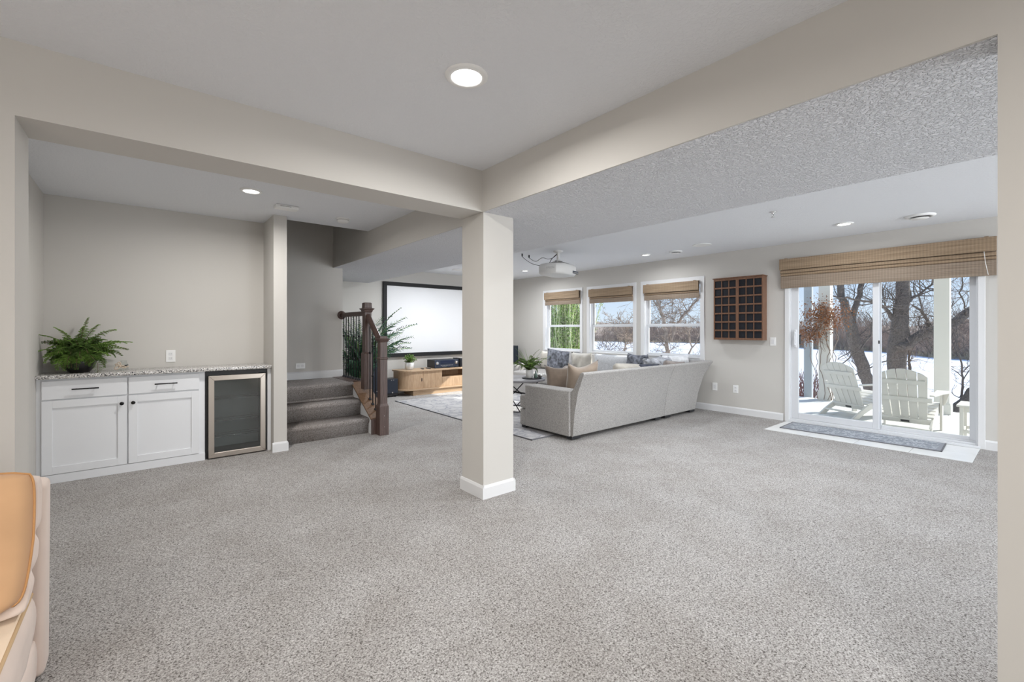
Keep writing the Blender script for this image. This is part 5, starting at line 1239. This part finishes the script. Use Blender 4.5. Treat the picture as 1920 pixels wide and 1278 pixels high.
def PP(F, *uv): return [px(u, v, F if not isinstance(F, (list, tuple)) else F[i]) for i, (u, v) in enumerate(uv)]
def rad(F, *w_): return [x * F / 834 / 2 * 0.74 for x in w_]
tree('bare_tree', 'dark leaning forked bare tree behind the left garden chair', [
    (PP(11.5, (1650, 812), (1640, 755), (1622, 700), (1606, 652), (1595, 612), (1586, 588), (1579, 556), (1574, 520), (1570, 470), (1560, 400)), rad(11.5, 34, 31, 28, 28, 27, 22, 16, 15, 13, 9)),
    (PP(11.5, (1597, 612), (1603, 580), (1611, 552), (1617, 525), (1622, 480), (1618, 420)), rad(11.5, 16, 14, 12, 12, 10, 7)),
    (PP(11.2, (1557, 554), (1580, 559), (1608, 561), (1640, 568), (1660, 575)), rad(11.2, 3, 5, 5, 6, 6)),
    (PP(10.8, (1566, 690), (1592, 672), (1612, 655), (1632, 630), (1636, 600), (1624, 585)), rad(10.8, 2, 3, 4, 4, 3, 2)),
    (PP(10.9, (1590, 712), (1620, 695), (1655, 678), (1700, 670)), rad(10.9, 2, 3, 3, 2))],
    'bark', 'twig_dark', 101, 34, 0.7, 3, twr=0.016, minr=0.0028)
tree('bare_tree', 'thick upright bare tree with huge limb reaching right', [
    (PP(11.8, (1686, 805), (1684, 750), (1681, 700), (1682, 665), (1685, 640), (1688, 610), (1691, 575), (1693, 540), (1694, 510), (1698, 450), (1702, 380)), rad(11.8, 46, 40, 38, 40, 44, 36, 31, 28, 27, 24, 18)),
    (PP(11.6, (1688, 655), (1705, 640), (1722, 630), (1745, 620), (1775, 612), (1800, 597), (1828, 578), (1870, 556), (1920, 540)), rad(11.6, 26, 26, 22, 22, 21, 21, 22, 20, 16)),
    (PP(11.9, (1686, 615), (1676, 598), (1668, 588), (1655, 574), (1640, 560)), rad(11.9, 22, 14, 9, 6, 4)),
    (PP(11.7, (1700, 568), (1716, 556), (1732, 546), (1750, 528), (1775, 500)), rad(11.7, 8, 7, 5, 4, 3)),
    (PP(11.7, (1712, 572), (1726, 582), (1736, 596), (1740, 612)), rad(11.7, 4, 6, 7, 8)),
    (PP(11.5, (1812, 590), (1808, 570), (1800, 548), (1806, 525), (1800, 500)), rad(11.5, 5, 3, 3, 3, 2)),
    (PP(11.9, (1699, 735), (1706, 700), (1704, 672), (1700, 640)), rad(11.9, 5, 6, 5, 4))],
    'bark', 'twig_brown', 102, 72, 0.75, 3, twr=0.016, minr=0.0028)
tree('bare_sapling', 'thin dark sapling standing in snow right of the white post', [
    (PP(11.0, (1803, 790), (1803, 745), (1806, 715), (1804, 690), (1798, 662), (1794, 640), (1786, 610)), rad(11, 5, 5, 4.5, 4, 3, 2.4, 1.6)),
    (PP(11.0, (1805, 712), (1818, 690), (1826, 668), (1840, 640)), rad(11, 2.5, 2, 1.6, 1.2))], 'twig_dark', 'twig_dark', 103, 15, 0.55, 3, twr=0.012, cat='tree', minr=0.004)
tree('fallen_trunk', 'dark mossy leaning trunk at the lower right of the door', [
    (PP((10.9, 10.9, 10.8, 10.7, 10.6), (1765, 790), (1790, 770), (1812, 752), (1835, 730), (1870, 690)), rad(10.8, 14, 22, 28, 32, 36))], mat('bark_dark', (0.10, 0.085, 0.072), 0.95, noise=(30, 0.4, 6), bump=(22, 0.9, 0.05, 6)), 'twig_dark', 104, 9, 0.5, 2, twr=0.014, cat='trunk')
tree('bare_tree', 'bare pale brown tree with spreading limbs outside the third window', [
    (PP(14.0, (1256, 760), (1255, 700), (1252, 660), (1249, 630), (1246, 605), (1240, 585), (1232, 560), (1224, 540)), rad(14, 13, 12, 10, 9, 8, 7, 5, 3)),
    (PP(14.0, (1258, 640), (1266, 612), (1278, 594), (1290, 582), (1304, 566), (1318, 548), (1340, 530)), rad(14, 7, 7, 6, 6, 4, 3, 2)),
    (PP(14.0, (1248, 590), (1262, 586), (1276, 586), (1288, 582)), rad(14, 2, 2, 2, 2)),
    (PP(14.0, (1288, 582), (1280, 565), (1272, 550), (1266, 530)), rad(14, 2.5, 2, 1.6, 1.2)),
    (PP(14.0, (1263, 588), (1261, 565), (1258, 545), (1262, 525)), rad(14, 1.8, 1.6, 1.4, 1.0)),
    (PP(14.0, (1284, 740), (1283, 700), (1290, 670), (1296, 650), (1290, 628), (1284, 610)), rad(14, 7, 6, 5, 4, 3, 2)),
    (PP(14.0, (1295, 655), (1306, 640), (1312, 620), (1320, 600)), rad(14, 3, 2.4, 2, 1.4))],
    'bark_pale', 'twig_brown', 105, 80, 0.6, 3, wig=0.45, twr=0.014, minr=0.0035)
tree('bare_sapling', 'slender young tree with rusty crown outside the middle window', [
    (PP(12.5, (1166, 740), (1168, 700), (1170, 670), (1173, 645), (1174, 625), (1178, 605)), rad(12.5, 3.2, 3, 2.8, 2.5, 2.0, 1.3)),
    (PP(12.5, (1173, 645), (1163, 632), (1155, 618), (1150, 606)), rad(12.5, 1.8, 1.5, 1.2, 0.9)),
    (PP(12.5, (1180, 740), (1179, 700), (1176, 672), (1172, 655)), rad(12.5, 2.2, 2, 1.6, 1))],
    'bark_pale', 'bark_pale', 106, 30, 0.36, 3, wig=0.5, twr=0.010, frac=0.5)
tree('bare_shrub', 'low spindly leafless shrub in the snow at left of middle window', [
    (PP(12.8, (1148, 740), (1146, 700), (1141, 675), (1133, 655)), rad(12.8, 2.2, 2, 1.5, 1)),
    (PP(12.8, (1128, 740), (1130, 700), (1134, 680), (1140, 662)), rad(12.8, 1.5, 1.3, 1, .8))], 'twig_brown', 'twig_brown', 107, 16, 0.5, 3, twr=0.010, cat='shrub')
# red-stemmed shrub by the patio edge
random.seed(108); rs = thing('red_stem_shrub', 'reddish bare stemmed shrub at the left patio edge', 'shrub', tuple(px(1515, 760, 10.0)))
mb = MB()
for i in range(170):
    b_ = px(random.uniform(1470, 1535), 760, random.uniform(9.7, 10.6)); b_.z = GZ - 0.35
    pts = [b_]; d = Vector((random.gauss(0, .22), random.gauss(0, .22), 1)).normalized()
    for k in range(5): d = (d + rnd3(0.13)).normalized(); pts.append(pts[-1] + d * random.uniform(0.10, 0.19))
    mb.tube(pts, [0.008, 0.007, 0.006, 0.005, 0.004, 0.003], 4, cap=False)
mb.build('stems', 'dogwood', rs, kind='stuff')
# tall green willow-like shrub outside the farthest window
random.seed(109); gs = thing('evergreen_shrub', 'tall dense green and yellow shrub filling the farthest window', 'shrub', (12.3, 11.2, -1.2))
ms, ml, mp = MB(), MB(), MB()
cx_, cy_ = px(1066, 640, 16.0).x, px(1066, 640, 16.0).y
gs.location = (cx_, cy_, -1.4)
for i in range(230):
    a = random.uniform(0, 6.28); r0 = random.uniform(0, 0.38); b_ = Vector((cx_ + r0 * math.cos(a), cy_ + r0 * math.sin(a), -1.4)); out = random.uniform(0.0, 0.16)
    d = Vector((math.cos(a) * out, math.sin(a) * out, 1)).normalized(); pts = [b_]; hgt = random.uniform(2.8, 4.3) * (1 - 0.35 * out); n_ = 11
    for k in range(n_): d = (d + rnd3(0.05) + Vector((0, 0, 0.05))).normalized(); pts.append(pts[-1] + d * hgt / n_)
    (mp if i % 2 == 0 else ms).tube(pts[::2] + [pts[-1]], 0.017 if i % 2 == 0 else 0.010, 3, cap=False)
    for k in range(3, n_):
        for _ in range(24):
            p = pts[k].lerp(pts[k + 1], random.random()) if k < n_ else pts[k]; q = (d + rnd3(0.55)).normalized()
            leaf_blade(ml if random.random() < 0.72 else mp, p + rnd3(0.05), q, rnd3(1).normalized(), random.uniform(0.05, 0.10), random.uniform(0.016, 0.028), 0.0)
ml.build('leaves', 'shrub_green', gs, kind='stuff'); mp.build('pale_shoots', 'shrub_pale', gs, kind='stuff'); ms.build('stems', 'stem_brown', gs, kind='stuff')
# leaf litter heap beside the patio
random.seed(110); mb = MB()
for i in range(900):
    p = px(random.uniform(1778, 1860), 780, random.uniform(8.6, 9.4)); p.z = gz(p.x, p.y) + 0.02 + random.random() * 0.07
    p.x = max(p.x, 10.56); leaf_blade(mb, p, rnd3(1), rnd3(1).normalized(), random.uniform(0.05, 0.09), random.uniform(0.03, 0.05), 0)
stuff(mb, 'leaf_litter', 'leaf_litter', 'golden brown fallen leaves on the ground beside the patio', 'leaves')
